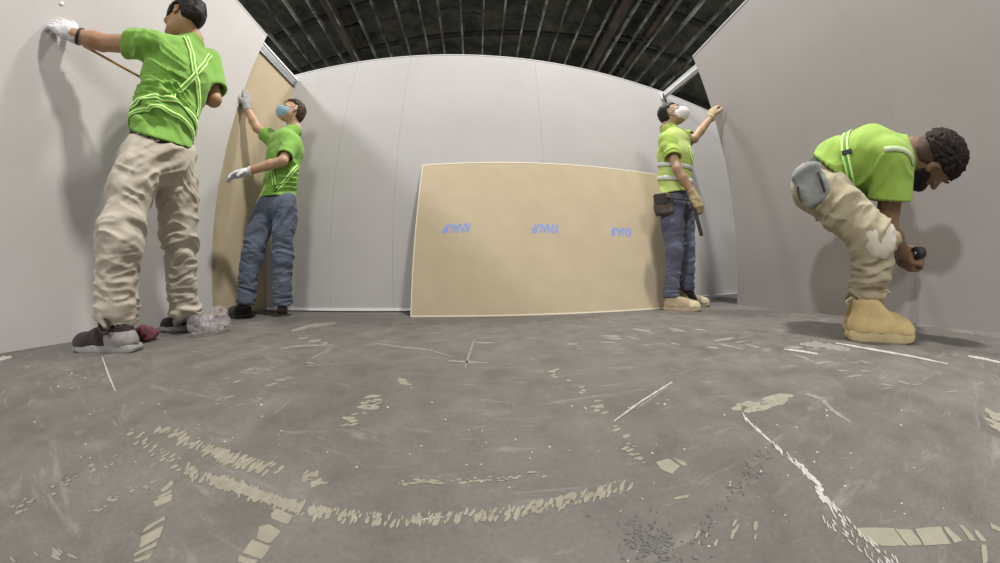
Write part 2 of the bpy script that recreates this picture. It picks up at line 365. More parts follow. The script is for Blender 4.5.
def band(label, pieces, mat, name='tape_piece'):
    for k_, p in enumerate(pieces):
        mb = MB(); poly = []
        for i in range(len(p)):
            a_, c_ = p[i], p[(i+1)%len(p)]
            for q in range(3): k = q/3; poly.append(onfloor(a_[0]+(c_[0]-a_[0])*k + rf.uniform(-.5,.5), a_[1]+(c_[1]-a_[1])*k + rf.uniform(-.5,.5)))
        n = len(poly); ar = sum(poly[i].x*poly[(i+1)%n].y - poly[(i+1)%n].x*poly[i].y for i in range(n))
        if ar < 0: poly.reverse()
        mb.prism(poly, (0,0,0.0007)); tag(mb.build(name, M[mat]), label, 'tape', label.replace('piece of ', 'pieces of '))
flakes('worn beige tape line curving across the floor nearest the camera', [(186,470,.55),(205,478,.8),(235,487,1),(272,500,1),(300,509,1),(345,517,.8),(400,520,.5),(440,519,.75),(480,516,.9),(520,511,.9),(560,503,1),(600,493,.9),(632,483,.4)], 400, 5.6, 4.2, 1.6, -1.15, 'tape')
flakes('thick unbroken stretch of the main worn tape line, left of centre', [(212,481,.7),(235,487,1),(262,496,1),(280,502,.8),(296,508,1),(304,510,.5)], 110, 4.2, 6, 2.6, 0.35, 'tape')
flakes('shorter worn tape line slanting above the main one, left side', [(158,428,.35),(176,436,.5),(200,448,.7),(232,460,1),(262,467,1),(282,470,.3)], 120, 5, 5.5, 1.5, -0.65, 'tape')
flakes('smudged tape traces where two worn lines meet, left side', [(128,430,.5),(150,446,.8),(172,462,.9),(190,470,.8)], 32, 6, 4, 1.1, -0.6, 'tape')
flakes('faint tape trace left of the crossing worn lines', [(12,512,.5),(40,498,.5),(75,480,.6),(105,463,.8),(130,450,.5)], 26, 5, 3.5, 1.3, -0.5, 'chalk_soft')
flakes('faint flecks of tape running up from the lower left', [(90,512,.4),(115,498,.9),(135,490,.8),(155,484,.6)], 20, 3.5, 3.2, 1.2, -0.4, 'chalk_soft')
band('slanted piece of beige tape in the row stepping down to the lower left edge', [[(160,490),(172,481),(174,484),(163,493)],[(158,497),(172,490),(172,493),(158,500)],[(153,502),(172,494),(172,500),(156,508)],
      [(147,527),(165,516),(165,520),(141,534)],[(142,537),(164,526),(160,537),(140,549)],[(136,553),(158,541),(156,547),(134,557)],[(134,561),(154,553),(150,558),(138,563)]], 'tape')
band('rounded square piece of beige tape in the row below the main worn line', [[(271,514),(277,509),(293,516),(288,525),(272,519)],[(259,527),(270,525),(282,532),(270,544),(257,539)],
      [(252,540),(271,547),(262,560),(243,553)],[(240,556),(258,561),(252,567),(238,562)]], 'tape')
flakes('small ragged patch of tape above the main worn line', [(305,478,.7),(318,480,1),(322,487,.7)], 18, 6, 5, 1.6, -0.4, 'tape')
flakes('ragged tape patch in the middle distance left of centre', [(345,431,.6),(352,422,.9),(366,411,.2),(372,402,1),(378,396,.8)], 26, 6, 6, 1.2, -0.1, 'tape')
flakes('small tape flecks beyond the ragged patch left of centre', [(398,379,.8),(408,385,1),(416,389,.8)], 10, 2, 4, 1.1, 0.3, 'tape')
flakes('faint broken greenish line just above the main worn line', [(400,484,.2),(425,480,.8),(445,483,.5),(470,481,.8),(500,479,1),(520,476,.7),(545,474,.3)], 46, 2.6, 4, 1.1, -0.1, 'tape_green')
flakes('scattered flecks of tape between the centre and the white scratch', [(548,372,.3),(575,385,.6),(590,398,.4),(605,414,.8),(618,424,.5),(624,438,1),(632,452,.9),(645,462,.4)], 34, 5, 4, 1.3, -0.1, 'tape')
band('small greenish piece of tape right of centre', [[(656,462),(668,459),(680,466),(672,474),(660,469)],[(672,457),(684,462),(688,466),(680,465)],[(673,498),(690,495),(688,498),(675,500)]], 'tape_green')
flakes('greenish worn tape band reaching toward the white spill', [(733,411,1),(750,406,1),(770,402,.9),(792,396,.7)], 34, 5, 7, 2.0, -0.15, 'tape_green')
band('slanted pale piece of the cut tape strip at the lower right', [[(856,528),(893,528),(906,546),(882,546),(868,543)],[(894,529),(911,530),(922,545),(908,546)],[(914,529),(940,527),(950,544),(924,546)],[(942,527),(947,527),(962,541),(954,543)],
      [(958,525),(963,526),(976,541),(970,541)],[(973,530),(978,531),(986,541),(981,542)]], 'tape_green')
band('short narrow piece of tape near the lower right corner', [[(981,545),(986,545),(988,562),(983,566)],[(989,522),(1000,528),(1004,534),(992,529)]], 'tape_green')
flakes('worn tape pieces at the right edge of the floor', [(990,415,1),(996,425,1),(1004,434,1)], 12, 6, 9, 1.8, 0.45, 'tape')
flakes('loose oval tape flecks near the bottom, right of centre', [(690,540,1),(712,538,1),(735,530,.6),(770,527,.6)], 9, 10, 5, 1.9, -1.2, 'tape')
flakes('pale flecks scattered at the lower left corner', [(10,560,1),(40,555,1),(75,552,.6)], 7, 6, 6, 2, 0.6, 'chalk_soft')
flakes('pale flecks scattered over the far floor on the left', [(225,372,.6),(250,378,.6),(290,350,.6),(340,336,.6),(300,375,.6),(240,400,.6),(190,415,.7)], 26, 8, 6, 0.8, -0.05, 'chalk_soft', cat='chalk marks', name='chalk_flecks')
flakes('pale flecks scattered over the far floor on the right', [(560,345,.6),(620,338,.6),(690,336,.8),(720,345,.6),(760,340,.6),(800,352,.7),(840,362,.7),(900,385,.5),(960,395,.5)], 46, 9, 9, 0.8, 0.08, 'chalk_soft', cat='chalk marks', name='chalk_flecks')
flakes('tiny white crumbs strewn over the near floor', [(30,400,.6),(200,450,.6),(330,430,.6),(450,450,.6),(560,440,.6),(700,440,.6),(820,430,.6),(940,470,.6),(860,500,.6),(620,520,.4)], 110, 45, 1.3, 0.7, 0.2, 'chalk', cat='crumbs', name='white_crumbs')
def streak(label, pts, w0, mat, cat='chalk line', name='chalk_line', n=26, jit=0.35):
    mb = MB(); L, R = [], []
    for i in range(n+1):
        (x, y), ang = lerp_path(pts, i/n*0.9999); w = w0*(0.35 + 0.65*math.sin(math.pi*(0.08+0.84*i/n)))*(1 + rf.uniform(-jit, jit)); nx, ny = -math.sin(ang), math.cos(ang)
        L.append(onfloor(x+nx*w, y+ny*w)); R.append(onfloor(x-nx*w, y-ny*w))
    up = Vector((0,0,0.0006)); vs = [p+up for p in L] + [p+up for p in R] + L + R; k = n+1
    fs = []
    for i in range(n): fs += [(i, k+i, k+i+1, i+1), (2*k+i, i+2*k+1, 3*k+i+1, 3*k+i), (i, i+1, 2*k+i+1, 2*k+i), (k+i, 3*k+i, 3*k+i+1, k+i+1)]
    fs += [(0, 2*k, 3*k, k), (n, k+n, 3*k+n, 2*k+n)]
    mb.add(vs, fs); tag(mb.build(name, M[mat]), label, cat)
streak('thin straight white scratch on the floor right of centre', [(614,421),(640,402),(672,382)], 0.8, 'chalk')
streak('fainter short scratch beside the straight white one', [(636,409),(655,396),(668,386)], 0.5, 'chalk_soft')
streak('thin white chalk line running down from the grey and black shoe', [(102,357),(108,374),(115,391)], 0.8, 'chalk')
streak('long thin white line on the floor before the tan boot', [(836,343),(870,349),(910,356),(948,364)], 0.8, 'chalk')
streak('short white chalk line left of the tan boot', [(784,349),(800,351),(818,354)], 0.9, 'chalk')
streak('white chalk line at the right edge of the floor', [(968,356),(985,359),(1002,363)], 1.0, 'chalk')
streak('upright stroke of the small chalk cross', [(465,368),(469,355),(474,340)], 1.1, 'chalk_soft')
streak('level stroke of the small chalk cross', [(448,361),(465,362),(488,363)], 1.0, 'chalk_soft')
streak('short pale chalk dash beside the small cross', [(476,343),(485,343),(494,343)], 0.9, 'chalk_soft')
streak('faint line from the far left floor toward the small cross', [(374,343),(400,347),(430,350),(455,358)], 0.6, 'chalk_soft')
streak('pale chalk dash on the floor beside the plastic bag', [(280,349),(296,346),(332,345)], 0.8, 'chalk_soft')
streak('slanting faint scratch on the far left floor', [(312,358),(322,353),(332,348)], 0.6, 'chalk_soft')
streak('broad pale scuff on the floor before the back wall', [(292,331),(310,326),(336,323)], 1.5, 'chalk_soft')
streak('white plaster smear at the left edge of the floor', [(-8,362),(4,358),(12,357)], 1.8, 'chalk')
streak('broad pale scuff on the floor left of the tan boot', [(800,344),(820,345),(850,350)], 3.0, 'chalk_soft', jit=0.5)
streak('curved pale chalk swipe on the near right floor', [(806,394),(822,399),(832,410),(850,422)], 1.6, 'chalk_soft')
streak('faint thin pale scratch on the near left floor', [(275,414),(283,407),(291,399)], 0.5, 'chalk_soft')
streak('thin white line inside the worn tape at the centre', [(420,520),(432,518),(444,517)], 0.6, 'chalk')
streak('small dark scrap lying on the near left floor', [(61,480),(69,476),(76,473)], 2.2, 'tar', 'scrap', 'dark_scrap')
streak('short dark scuff on the far left floor', [(244,360),(252,359),(262,359)], 1.0, 'tar', 'scuff', 'dark_scuff')
# spilled white paint: a ragged core with frayed threads
mb = MB(); path = [(744,417),(757,430),(768,440),(780,450),(794,461),(806,472),(816,486),(826,500),(836,512),(850,526),(866,540),(880,552),(894,564)]
wid = [1,1.2,.6,1.4,2.2,2.4,3.4,3.6,2.2,1.6,1.4,1.8,2.6]
for i in range(len(path)-1):
    for q in range(9):
        k = rf.random(); x = path[i][0]+(path[i+1][0]-path[i][0])*k; y = path[i][1]+(path[i+1][1]-path[i][1])*k; w = wid[i]+(wid[i+1]-wid[i])*k
        o = rf.uniform(-1,1)*w*(1.0 if i < 8 else 2.2); blob(mb, x-o*0.7, y+o*0.6, rf.uniform(2,6), max(0.5, w*rf.uniform(0.15,0.6) if i < 8 else 0.6), 0.86+rf.uniform(-.25,.35), 8, 0.0008, 0.35)
for i in range(26):
    k = rf.random(); x, y = 836+ (894-836)*k, 520+(566-520)*k; blob(mb, x + rf.uniform(-14,-2), y+rf.uniform(-3,4), rf.uniform(3,6), 0.5, 1.2+rf.uniform(-.5,.5), 6, 0.0008)
tag(mb.build('paint_spill', M['chalk']), 'ragged streak of spilled white paint across the near right floor', 'paint spill')
mb = MB()
for i in range(230):
    a_, r_ = rf.uniform(0, 6.28), abs(rf.gauss(0, 1)); x, y = 652 + r_*24*math.cos(a_), 543 + r_*15*math.sin(a_) + (-(r_*24*math.cos(a_))*-0.35)
    if y < 500: continue
    blob(mb, x, y, rf.uniform(0.8,3.2), rf.uniform(0.6,1.7), rf.uniform(0,3), 7, 0.0005, 0.5)
for i in range(70):
    k = rf.random(); blob(mb, 690 + k*85 + rf.gauss(0,4), 545 - k*100 + rf.gauss(0,5), rf.uniform(0.8,3), rf.uniform(0.5,1.5), rf.uniform(0,3), 6, 0.0005, 0.5)
tag(mb.build('floor_stain', M['tar']), 'speckled dark stain near the bottom edge, right of centre', 'stain', kind='stuff')
# small dab on the left wall above the gloved hand
q = onplane(62, 4, LE, LN); mb = MB(); mb.tube([q, q+LN*0.004, q+LN*0.006], [0.011,0.010,0.005], 12); tag(mb.build('plaster_dab', M['white_paint'], None, True), 'small round white dab on the left wall above the white glove', 'plaster dab')

# ------------------------------------------------------------------ sculpting: rounded shapes melted into one surface
def V3(v): return np.array([v[0], v[1], v[2]], float)
def unit(v): v = np.asarray(v, float); return v/(np.linalg.norm(v)+1e-12)
class Vol:
    def __init__(s, lo, hi, vs):
        s.lo = np.array(lo, float); s.vs = vs; s.n = (np.ceil((np.array(hi)-s.lo)/vs)).astype(int)+1
        s.g = np.full(s.n, 1.0, np.float32)
    def sub(s, lo, hi):
        i0 = np.clip(np.floor((np.array(lo)-s.lo)/s.vs).astype(int), 0, s.n-1); i1 = np.clip(np.ceil((np.array(hi)-s.lo)/s.vs).astype(int)+1, 1, s.n)
        if np.any(i1 <= i0): return None
        ax = [(s.lo[a] + s.vs*np.arange(i0[a], i1[a])).astype(np.float32) for a in range(3)]
        P = np.stack(np.meshgrid(*ax, indexing='ij'), -1)
        return (slice(i0[0],i1[0]), slice(i0[1],i1[1]), slice(i0[2],i1[2])), P
    def add(s, pr, k=0.02, cut=True, op='u'):
        m = k + 3*s.vs + 0.012
        r = s.sub(pr.lo - m, pr.hi + m)
        if r is None: return
        sl, P = r; d = pr(P)
        if cut:
            for (c, n) in pr.cuts: d = np.maximum(d, (P - np.float32(c)) @ np.float32(n))
        a = s.g[sl]
        if op == 'u':
            h = np.maximum(k - np.abs(a-d), 0)/max(k, 1e-6); s.g[sl] = np.minimum(a, d) - h*h*k*0.25
        else:
            d = -d; h = np.maximum(k - np.abs(a-d), 0)/max(k, 1e-6); s.g[sl] = np.maximum(a, d) + h*h*k*0.25
class Cone:
    def __init__(s, a, b, ra, rb, cuts=()):
        s.a, s.b, s.ra, s.rb = V3(a), V3(b), ra, rb; s.cuts = [(V3(c), unit(n)) for c, n in cuts]
        R = max(ra, rb); s.lo = np.minimum(s.a, s.b)-R; s.hi = np.maximum(s.a, s.b)+R
    def grow(s, d): return Cone(s.a, s.b, s.ra+d, s.rb+d, s.cuts)
    def __call__(s, P):
        ab = (s.b-s.a).astype(np.float32); v = P - s.a.astype(np.float32); t = np.clip((v@ab)/max(float(ab@ab), 1e-9), 0, 1)
        return np.linalg.norm(v - t[...,None]*ab, axis=-1) - (s.ra + (s.rb-s.ra)*t)
class ECone:                       # cone with an oval section: w half width along the side vector, d half depth
    def __init__(s, a, b, sa, sb, wa, wb, cuts=()):
        s.a, s.b = V3(a), V3(b); s.sa, s.sb = unit(sa), unit(sb); s.wa, s.wb = wa, wb; s.cuts = [(V3(c), unit(n)) for c, n in cuts]
        R = max(*wa, *wb); s.lo = np.minimum(s.a, s.b)-R; s.hi = np.maximum(s.a, s.b)+R
    def grow(s, d): return ECone(s.a, s.b, s.sa, s.sb, (s.wa[0]+d, s.wa[1]+d), (s.wb[0]+d, s.wb[1]+d), s.cuts)
    def __call__(s, P):
        ab = (s.b-s.a).astype(np.float32); L = max(float(ab@ab), 1e-9); v = P - s.a.astype(np.float32); tt = (v@ab)/L; t = np.clip(tt, 0, 1)
        r = v - t[...,None]*ab; up = ab/math.sqrt(L); sd = s.sa*0.5 + s.sb*0.5; sd = unit(sd - up*(sd@up)).astype(np.float32)
        x = r@sd; ax = r@up; fr = np.cross(up, sd).astype(np.float32); y = r@fr
        w = s.wa[0] + (s.wb[0]-s.wa[0])*t; dp = s.wa[1] + (s.wb[1]-s.wa[1])*t; mn = np.minimum(w, dp)
        q = np.sqrt((x/w)**2 + (y/dp)**2 + (ax/mn)**2) + 1e-6; g = np.sqrt((x/w**2)**2 + (y/dp**2)**2 + (ax/mn**2)**2) + 1e-6
        return q*(q-1)/g
class Ell:
    def __init__(s, c, ax, r, cuts=()):
        s.c = V3(c); s.ax = np.array([unit(a) for a in ax]); s.r = np.array(r, float); s.cuts = [(V3(c_), unit(n)) for c_, n in cuts]
        s.lo = s.c - s.r.max(); s.hi = s.c + s.r.max()
    def grow(s, d): return Ell(s.c, s.ax, s.r+d, s.cuts)
    def __call__(s, P):
        q = (P - s.c.astype(np.float32)) @ s.ax.T.astype(np.float32); a = q/s.r.astype(np.float32)
        k0 = np.linalg.norm(a, axis=-1)+1e-6; k1 = np.linalg.norm(a/s.r.astype(np.float32), axis=-1)+1e-6
        return k0*(k0-1)/k1
class Box:
    def __init__(s, c, ax, h, r, cuts=()):
        s.c = V3(c); s.ax = np.array([unit(a) for a in ax]); s.h = np.array(h, float); s.r = r; s.cuts = [(V3(c_), unit(n)) for c_, n in cuts]
        R = np.linalg.norm(s.h); s.lo = s.c-R; s.hi = s.c+R
    def grow(s, d): return Box(s.c, s.ax, s.h+d, s.r, s.cuts)
    def __call__(s, P):
        q = np.abs((P - s.c.astype(np.float32)) @ s.ax.T.astype(np.float32)) - (s.h - s.r).astype(np.float32)
        return np.linalg.norm(np.maximum(q, 0), axis=-1) + np.minimum(q.max(-1), 0) - s.r
def surface(g, lo, vs):            # surface nets
    S = g < 0; cs = [(i,j,k) for i in (0,1) for j in (0,1) for k in (0,1)]
    n = np.array(g.shape)-1; sl = lambda c: tuple(slice(c[a], c[a]+n[a]) for a in range(3))
    cnt = np.zeros(n, np.int8)
    for c in cs: cnt += S[sl(c)]
    idx = np.argwhere((cnt > 0) & (cnt < 8)); m = len(idx)
    vals = np.stack([g[idx[:,0]+c[0], idx[:,1]+c[1], idx[:,2]+c[2]] for c in cs], 1)
    acc = np.zeros((m,3)); num = np.zeros(m)
    for a in range(8):
        for b_ in range(a+1, 8):
            df = np.array(cs[b_]) - np.array(cs[a])
            if np.abs(df).sum() != 1: continue
            va, vb = vals[:,a], vals[:,b_]; x = (va < 0) != (vb < 0); t = np.where(x, va/np.where(x, va-vb, 1), 0)
            acc += np.where(x[:,None], np.array(cs[a]) + t[:,None]*df, 0); num += x
    pts = lo + vs*(idx + acc/num[:,None]); imap = np.full(n, -1, np.int32); imap[tuple(idx.T)] = np.arange(m)
    quads = []
    for a in range(3):
        o1, o2 = [(1,2),(2,0),(0,1)][a]
        s0 = [slice(1, -1)]*3; s1 = [slice(1, -1)]*3; s0[a] = slice(0, -1); s1[a] = slice(1, None)
        A, B = S[tuple(s0)], S[tuple(s1)]; e = np.argwhere(A != B)
        off = np.array([1,1,1]); off[a] = 0; e = e + off; inside = S[tuple(e.T)]
        u = np.zeros(3, int); u[o1] = 1; w = np.zeros(3, int); w[o2] = 1
        q = np.stack([imap[tuple((e-u-w).T)], imap[tuple((e-w).T)], imap[tuple(e.T)], imap[tuple((e-u).T)]], 1)
        q[~inside] = q[~inside][:, ::-1]; quads.append(q)
    q = np.concatenate(quads); return pts, q[(q >= 0).all(1)]
def vnoise(P, seed=0):             # smooth value noise in 0..1
    P = np.asarray(P, float); i = np.floor(P).astype(np.int64); f = P - i; f = f*f*f*(f*(f*6-15)+10); out = np.zeros(len(P))
    for c in [(a,b_,d) for a in (0,1) for b_ in (0,1) for d in (0,1)]:
        q = i + np.array(c); h = (q[:,0]*374761393 + q[:,1]*668265263 + q[:,2]*2147483647 + seed*974711) & 0xffffffff
        h = ((h ^ (h >> 13))*1274126177) & 0xffffffff; h = (h ^ (h >> 16)) & 0xffff
        w = np.ones(len(P))
        for a in range(3): w *= f[:,a] if c[a] else 1-f[:,a]
        out += w*h/65535.0
    return out
def mesh_obj(name, pts, quads, mats, parent=None, smooth=True, idx=None):
    me = bpy.data.meshes.new(name); me.vertices.add(len(pts)); me.vertices.foreach_set('co', np.asarray(pts, np.float32).ravel())
    me.loops.add(len(quads)*4); me.loops.foreach_set('vertex_index', quads.astype(np.int32).ravel())
    me.polygons.add(len(quads)); me.polygons.foreach_set('loop_start', np.arange(0, len(quads)*4, 4, dtype=np.int32))
    me.update(calc_edges=True); me.validate()
    mats = mats if isinstance(mats, (list, tuple)) else [mats]
    o = link(name, me, parent, mats, smooth)
    if idx is not None: me.polygons.foreach_set('material_index', idx.astype(np.int32))
    return o
def normals(pts, quads):
    n = np.zeros_like(pts); a, b_, c, d = (pts[quads[:,i]] for i in range(4)); fn = np.cross(c-a, d-b_)
    for i in range(4): np.add.at(n, quads[:,i], fn)
    return n/(np.linalg.norm(n, axis=1, keepdims=True)+1e-12)
def sculpt(name, prims, vs, mats, parent=None, cuts_open=None, folds=(), subs=(), paint=None, thick=0.0145):
    """prims: (shape, blend).  cuts_open: hollow the result so hems and cuffs are open.  folds: cloth folds."""
    lo = np.min([p.lo for p, k in prims], 0) - 0.05; hi = np.max([p.hi for p, k in prims], 0) + 0.05
    v = Vol(lo, hi, vs)
    for p, k in prims: v.add(p, k)
    for p, k in subs: v.add(p, k, op='s')
    if cuts_open:
        w = Vol(lo, hi, vs)
        for p, k in prims: w.add(p, k, cut=False)
        v.g = np.maximum(v.g, -(w.g + thick))
    pts, q = surface(v.g, v.lo, vs)
    if folds:
        nm = normals(pts, q); d = np.zeros(len(pts))
        for f in folds: d += f(pts)
        if cuts_open:              # the lining follows the outside
            x = (pts - v.lo)/vs; i0 = np.clip(np.floor(x).astype(int), 0, np.array(w.g.shape)-2); fr = x - i0; wv = np.zeros(len(pts))
            for c in [(a,b_,e) for a in (0,1) for b_ in (0,1) for e in (0,1)]:
                wv += w.g[tuple((i0+np.array(c)).T)]*np.prod(np.where(np.array(c), fr, 1-fr), axis=1)
            inner = wv < -thick*0.5; d = np.where(inner, -d, d)
        pts = pts + nm*d[:,None]
    idx = None
    if paint is not None:
        cen = pts[q].mean(1); idx = paint(cen)
    return mesh_obj(name, pts, q, mats, parent, True, idx)
def fold(c, R, axis, freq, amp, cross=0.25, seed=0, sharp=1.6, warp=0.5):
    """ridged folds running across axis, strongest at c, gone at distance R"""
    c = V3(c); ax = unit(axis); t = unit(np.cross(ax, [0.3,0.5,0.8])); u = np.cross(ax, t)
    def f(P):
        D = P - c; w = np.clip(1 - np.linalg.norm(D, axis=1)/R, 0, 1); w = w*w*(3-2*w)
        wv = vnoise(P*9, seed+5)*warp*freq*0.12
        Q = np.stack([D@ax*freq + wv, D@t*freq*cross, D@u*freq*cross], 1)
        n = vnoise(Q, seed); r = 1 - np.abs(2*n-1); return amp*w*(r**sharp - 0.45)
    return f
def rumple(freq, amp, seed=0):
    def f(P): return amp*((vnoise(P*freq, seed)-0.5) + 0.5*(vnoise(P*freq*2.1, seed+1)-0.5))
    return f

# ------------------------------------------------------------------ human parts
def hand_prims(w, d, n, side, curl=0.5, scale=1.0, spread=0.25, thumb=0.6, curls=None):
    """w wrist, d direction of the hand, n palm normal (palm faces it), side: unit vector toward the thumb"""
    w, d, n = V3(w), unit(d), unit(n); n = unit(n - d*(n@d)); sd = unit(np.cross(n, d)); sd = sd if sd@V3(side) > 0 else -sd
    s = scale; out = [(Ell(w + d*0.045*s, [d, sd, n], (0.055*s, 0.042*s, 0.017*s)), 0.012), (Box(w + d*0.055*s, [d, sd, n], (0.040*s, 0.038*s, 0.013*s), 0.012*s), 0.010),
                      (Cone(w - d*0.02*s, w + d*0.03*s, 0.026*s, 0.024*s), 0.02)]
    for i, (o, L) in enumerate(((0.030, 0.074), (0.010, 0.082), (-0.010, 0.076), (-0.029, 0.060))):
        a = w + d*0.088*s + sd*o*s - (sd*0 if i else sd*0); fd = unit(d + sd*(o*spread*12)*0.35)
        c = (curls[i] if curls else curl) ; ang = 0.0; p = a; r = 0.0092*s if i < 3 else 0.0078*s
        p0 = w + d*0.05*s + sd*o*s*0.85
        out.append((Cone(p0, p, r*1.1, r), 0.006))
        for j, fr in enumerate((0.44, 0.31, 0.25)):
            ang += c*(0.75 + 0.35*j); q = p + (fd*math.cos(ang) + n*math.sin(ang))*L*fr*s; out.append((Cone(p, q, r, r*0.93), 0.0025)); p = q; r *= 0.93
    t0 = w + d*0.022*s + sd*0.024*s + n*0.006*s; td = unit(d*0.75 + sd*0.8 + n*thumb*0.5); t1 = t0 + td*0.042*s
    t2 = t1 + unit(d*0.95 + sd*0.35 + n*thumb)*0.032*s; t3 = t2 + unit(d*1.0 + sd*0.05 + n*thumb*1.1)*0.026*s
    out += [(Cone(t0, t1, 0.015*s, 0.0115*s), 0.012), (Cone(t1, t2, 0.0115*s, 0.010*s), 0.003), (Cone(t2, t3, 0.010*s, 0.0085*s), 0.003)]
    return out
def head_prims(c, f, u, s=1.0):
    """c head centre, f the way the face looks, u the crown"""
    c, f = V3(c), unit(f); u = unit(V3(u) - f*(V3(u)@f)); r = np.cross(f, u)   # r: the person's right
    A = [r, f, u]; P = lambda x, y, z: c + (r*x + f*y + u*z)*s
    out = [(Ell(P(0,-0.008,0.025), A, (0.076*s, 0.095*s, 0.088*s)), 0.03), (Ell(P(0,0.020,-0.035), A, (0.062*s, 0.072*s, 0.075*s)), 0.03),
           (Ell(P(0,0.052,-0.082), A, (0.032*s, 0.030*s, 0.026*s)), 0.03), (Ell(P(0.030,0.045,-0.070), A, (0.024*s,0.035*s,0.02*s)), 0.02), (Ell(P(-0.030,0.045,-0.070), A, (0.024*s,0.035*s,0.02*s)), 0.02),
           (Ell(P(0,0.082,0.030), A, (0.050*s, 0.014*s, 0.012*s)), 0.012),
           (Cone(P(0,0.086,0.012), P(0,0.110,-0.022), 0.009*s, 0.013*s), 0.010), (Ell(P(0.013,0.098,-0.026), A, (0.009*s,)*3), 0.006), (Ell(P(-0.013,0.098,-0.026), A, (0.009*s,)*3), 0.006),
           (Ell(P(0,0.090,-0.050), A, (0.024*s, 0.009*s, 0.0055*s)), 0.004), (Ell(P(0,0.088,-0.061), A, (0.020*s, 0.009*s, 0.0065*s)), 0.004)]
    for q in (-1, 1):
        out += [(Ell(P(q*0.045,0.070,-0.010), A, (0.022*s,0.02*s,0.018*s)), 0.015),
                (Ell(P(q*0.080,-0.008,-0.004), [unit(r + f*(-0.35*q)), f, u], (0.007*s, 0.018*s, 0.031*s)), 0.004), (Ell(P(q*0.077,-0.001,-0.025), A, (0.007*s, 0.010*s, 0.012*s)), 0.004)]
    subs = [(Ell(P(q*0.031,0.094,0.010), A, (0.017*s,0.012*s,0.012*s)), 0.008) for q in (-1,1)] + [(Ell(P(q*0.088,0.000,-0.003), A, (0.006*s,0.010*s,0.018*s)), 0.003) for q in (-1,1)]
    return out, subs, (c, r, f, u, s)
def eyes(H, parent, iris):
    c, r, f, u, s = H
    for q in (-1, 1):
        mb = MB(); o = Vector(c + (r*q*0.031 + f*0.0755 + u*0.010)*s); F, R_, U_ = Vector(f), Vector(r), Vector(u)
        rings = [(0.0118, 0.0), (0.0112, 0.0045), (0.0085, 0.0085), (0.0052, 0.0108), (0.0, 0.0122)]
        vs, fs = [], []
        for i, (rr, h) in enumerate(rings[:-1]):
            vs += [o + (R_*math.cos(a)*rr + U_*math.sin(a)*rr + F*h)*s for a in [j*math.pi/8 for j in range(16)]]
        vs.append(o + F*0.0122*s)
        for i in range(3): fs += [(i*16+j, i*16+(j+1)%16, (i+1)*16+(j+1)%16, (i+1)*16+j) for j in range(16)]
        fs += [(48+j, 48+(j+1)%16, 64) for j in range(16)]
        mb.add(vs, fs[:32], 0); k = len(mb.v); mb.f += [tuple(x for x in g) for g in fs[32:]]; mb.m += [1]*len(fs[32:])
        mb.build('eye', [M['eye_white'], iris], parent, True)
        br = MB(); br.tube([Vector(c + (r*q*x + f*y + u*z)*s) for x, y, z in ((0.014,0.0945,0.033),(0.030,0.093,0.039),(0.048,0.082,0.034))], [0.003*s,0.0042*s,0.002*s], 6); br.build('eyebrow', M['hair'], parent, True)
def hair_obj(H, parent, mat, front=0.062, thick=0.012, sideburn=-0.01, nape=-0.055, bumps=(60, 0.006), seed=1, top=0.0, vs=0.004):
    c, r, f, u, s = H; P = lambda x, y, z: c + (r*x + f*y + u*z)*s; A = [r, f, u]
    prims = [(Ell(P(0,-0.012,0.030+top*0.5), A, ((0.078+thick)*s, (0.096+thick)*s, (0.088+thick+top)*s)), 0.01), (Ell(P(0,-0.045,-0.02), A, ((0.066+thick*0.5)*s, (0.058+thick)*s, 0.070*s)), 0.02)]
    # carve the face, the ears and the neck free
    subs = [(Box(P(0,0.115,front-0.16), [r, unit(f*1.0+u*0.25), unit(u-f*0.25)], (0.15*s, 0.075*s, 0.15*s), 0.02*s), 0.012), (Box(P(0,0.04,sideburn-0.12), A, (0.15*s, 0.07*s, 0.12*s), 0.015*s), 0.012),
            (Box(P(0,-0.03,nape-0.10), A, (0.15*s, 0.15*s, 0.10*s), 0.01*s), 0.01)]
    for q in (-1, 1): subs.append((Ell(P(q*0.088,-0.004,-0.004), A, (0.022*s, 0.025*s, 0.036*s)), 0.006))
    return sculpt('hair', prims, vs, mat, parent, subs=subs, folds=[rumple(bumps[0], bumps[1], seed)])
def mask_obj(H, parent, mats, kind='flat', vs=0.0035):
    c, r, f, u, s = H; P = lambda x, y, z: c + (r*x + f*y + u*z)*s; A = [r, f, u]
    if kind == 'flat':
        prims = [(Ell(P(0,0.048,-0.050), A, (0.068*s, 0.072*s, 0.058*s)), 0.02), (Ell(P(0,0.085,-0.030), A, (0.030*s, 0.040*s, 0.036*s)), 0.03)]
        subs = [(Box(P(0,-0.10,-0.05), A, (0.2*s, 0.135*s, 0.2*s), 0.01*s), 0.004)]
        def pleats(Pt): z = (Pt - c)@u/s; return 0.0016*np.sign(np.sin(z*360))*(np.abs(z+0.05) < 0.035)
        o = sculpt('face_mask', prims, vs, mats, parent, subs=subs, folds=[pleats], paint=lambda cen: (((cen-c)@u/s) > -0.012).astype(int))
    else:
        prims = [(Ell(P(0,0.050,-0.045), A, (0.072*s, 0.082*s, 0.062*s)), 0.02), (Ell(P(0,0.095,-0.040), A, (0.040*s, 0.045*s, 0.046*s)), 0.04)]
        subs = [(Box(P(0,-0.10,-0.05), A, (0.2*s, 0.125*s, 0.2*s), 0.01*s), 0.004)]
        o = sculpt('face_mask', prims, vs, mats, parent, subs=subs)
    for q in (-1, 1):
        mb = MB()
        for z0, z1 in ((-0.020, 0.022), (-0.078, -0.030)): mb.tube([Vector(P(q*x, y, z)) for x, y, z in ((0.066,0.040,z0),(0.079,0.018,(z0+z1)/2),(0.085,-0.016,z1))], 0.0016*s, 5)
        mb.build('ear_loop', M['white_cloth'], o)
    return o
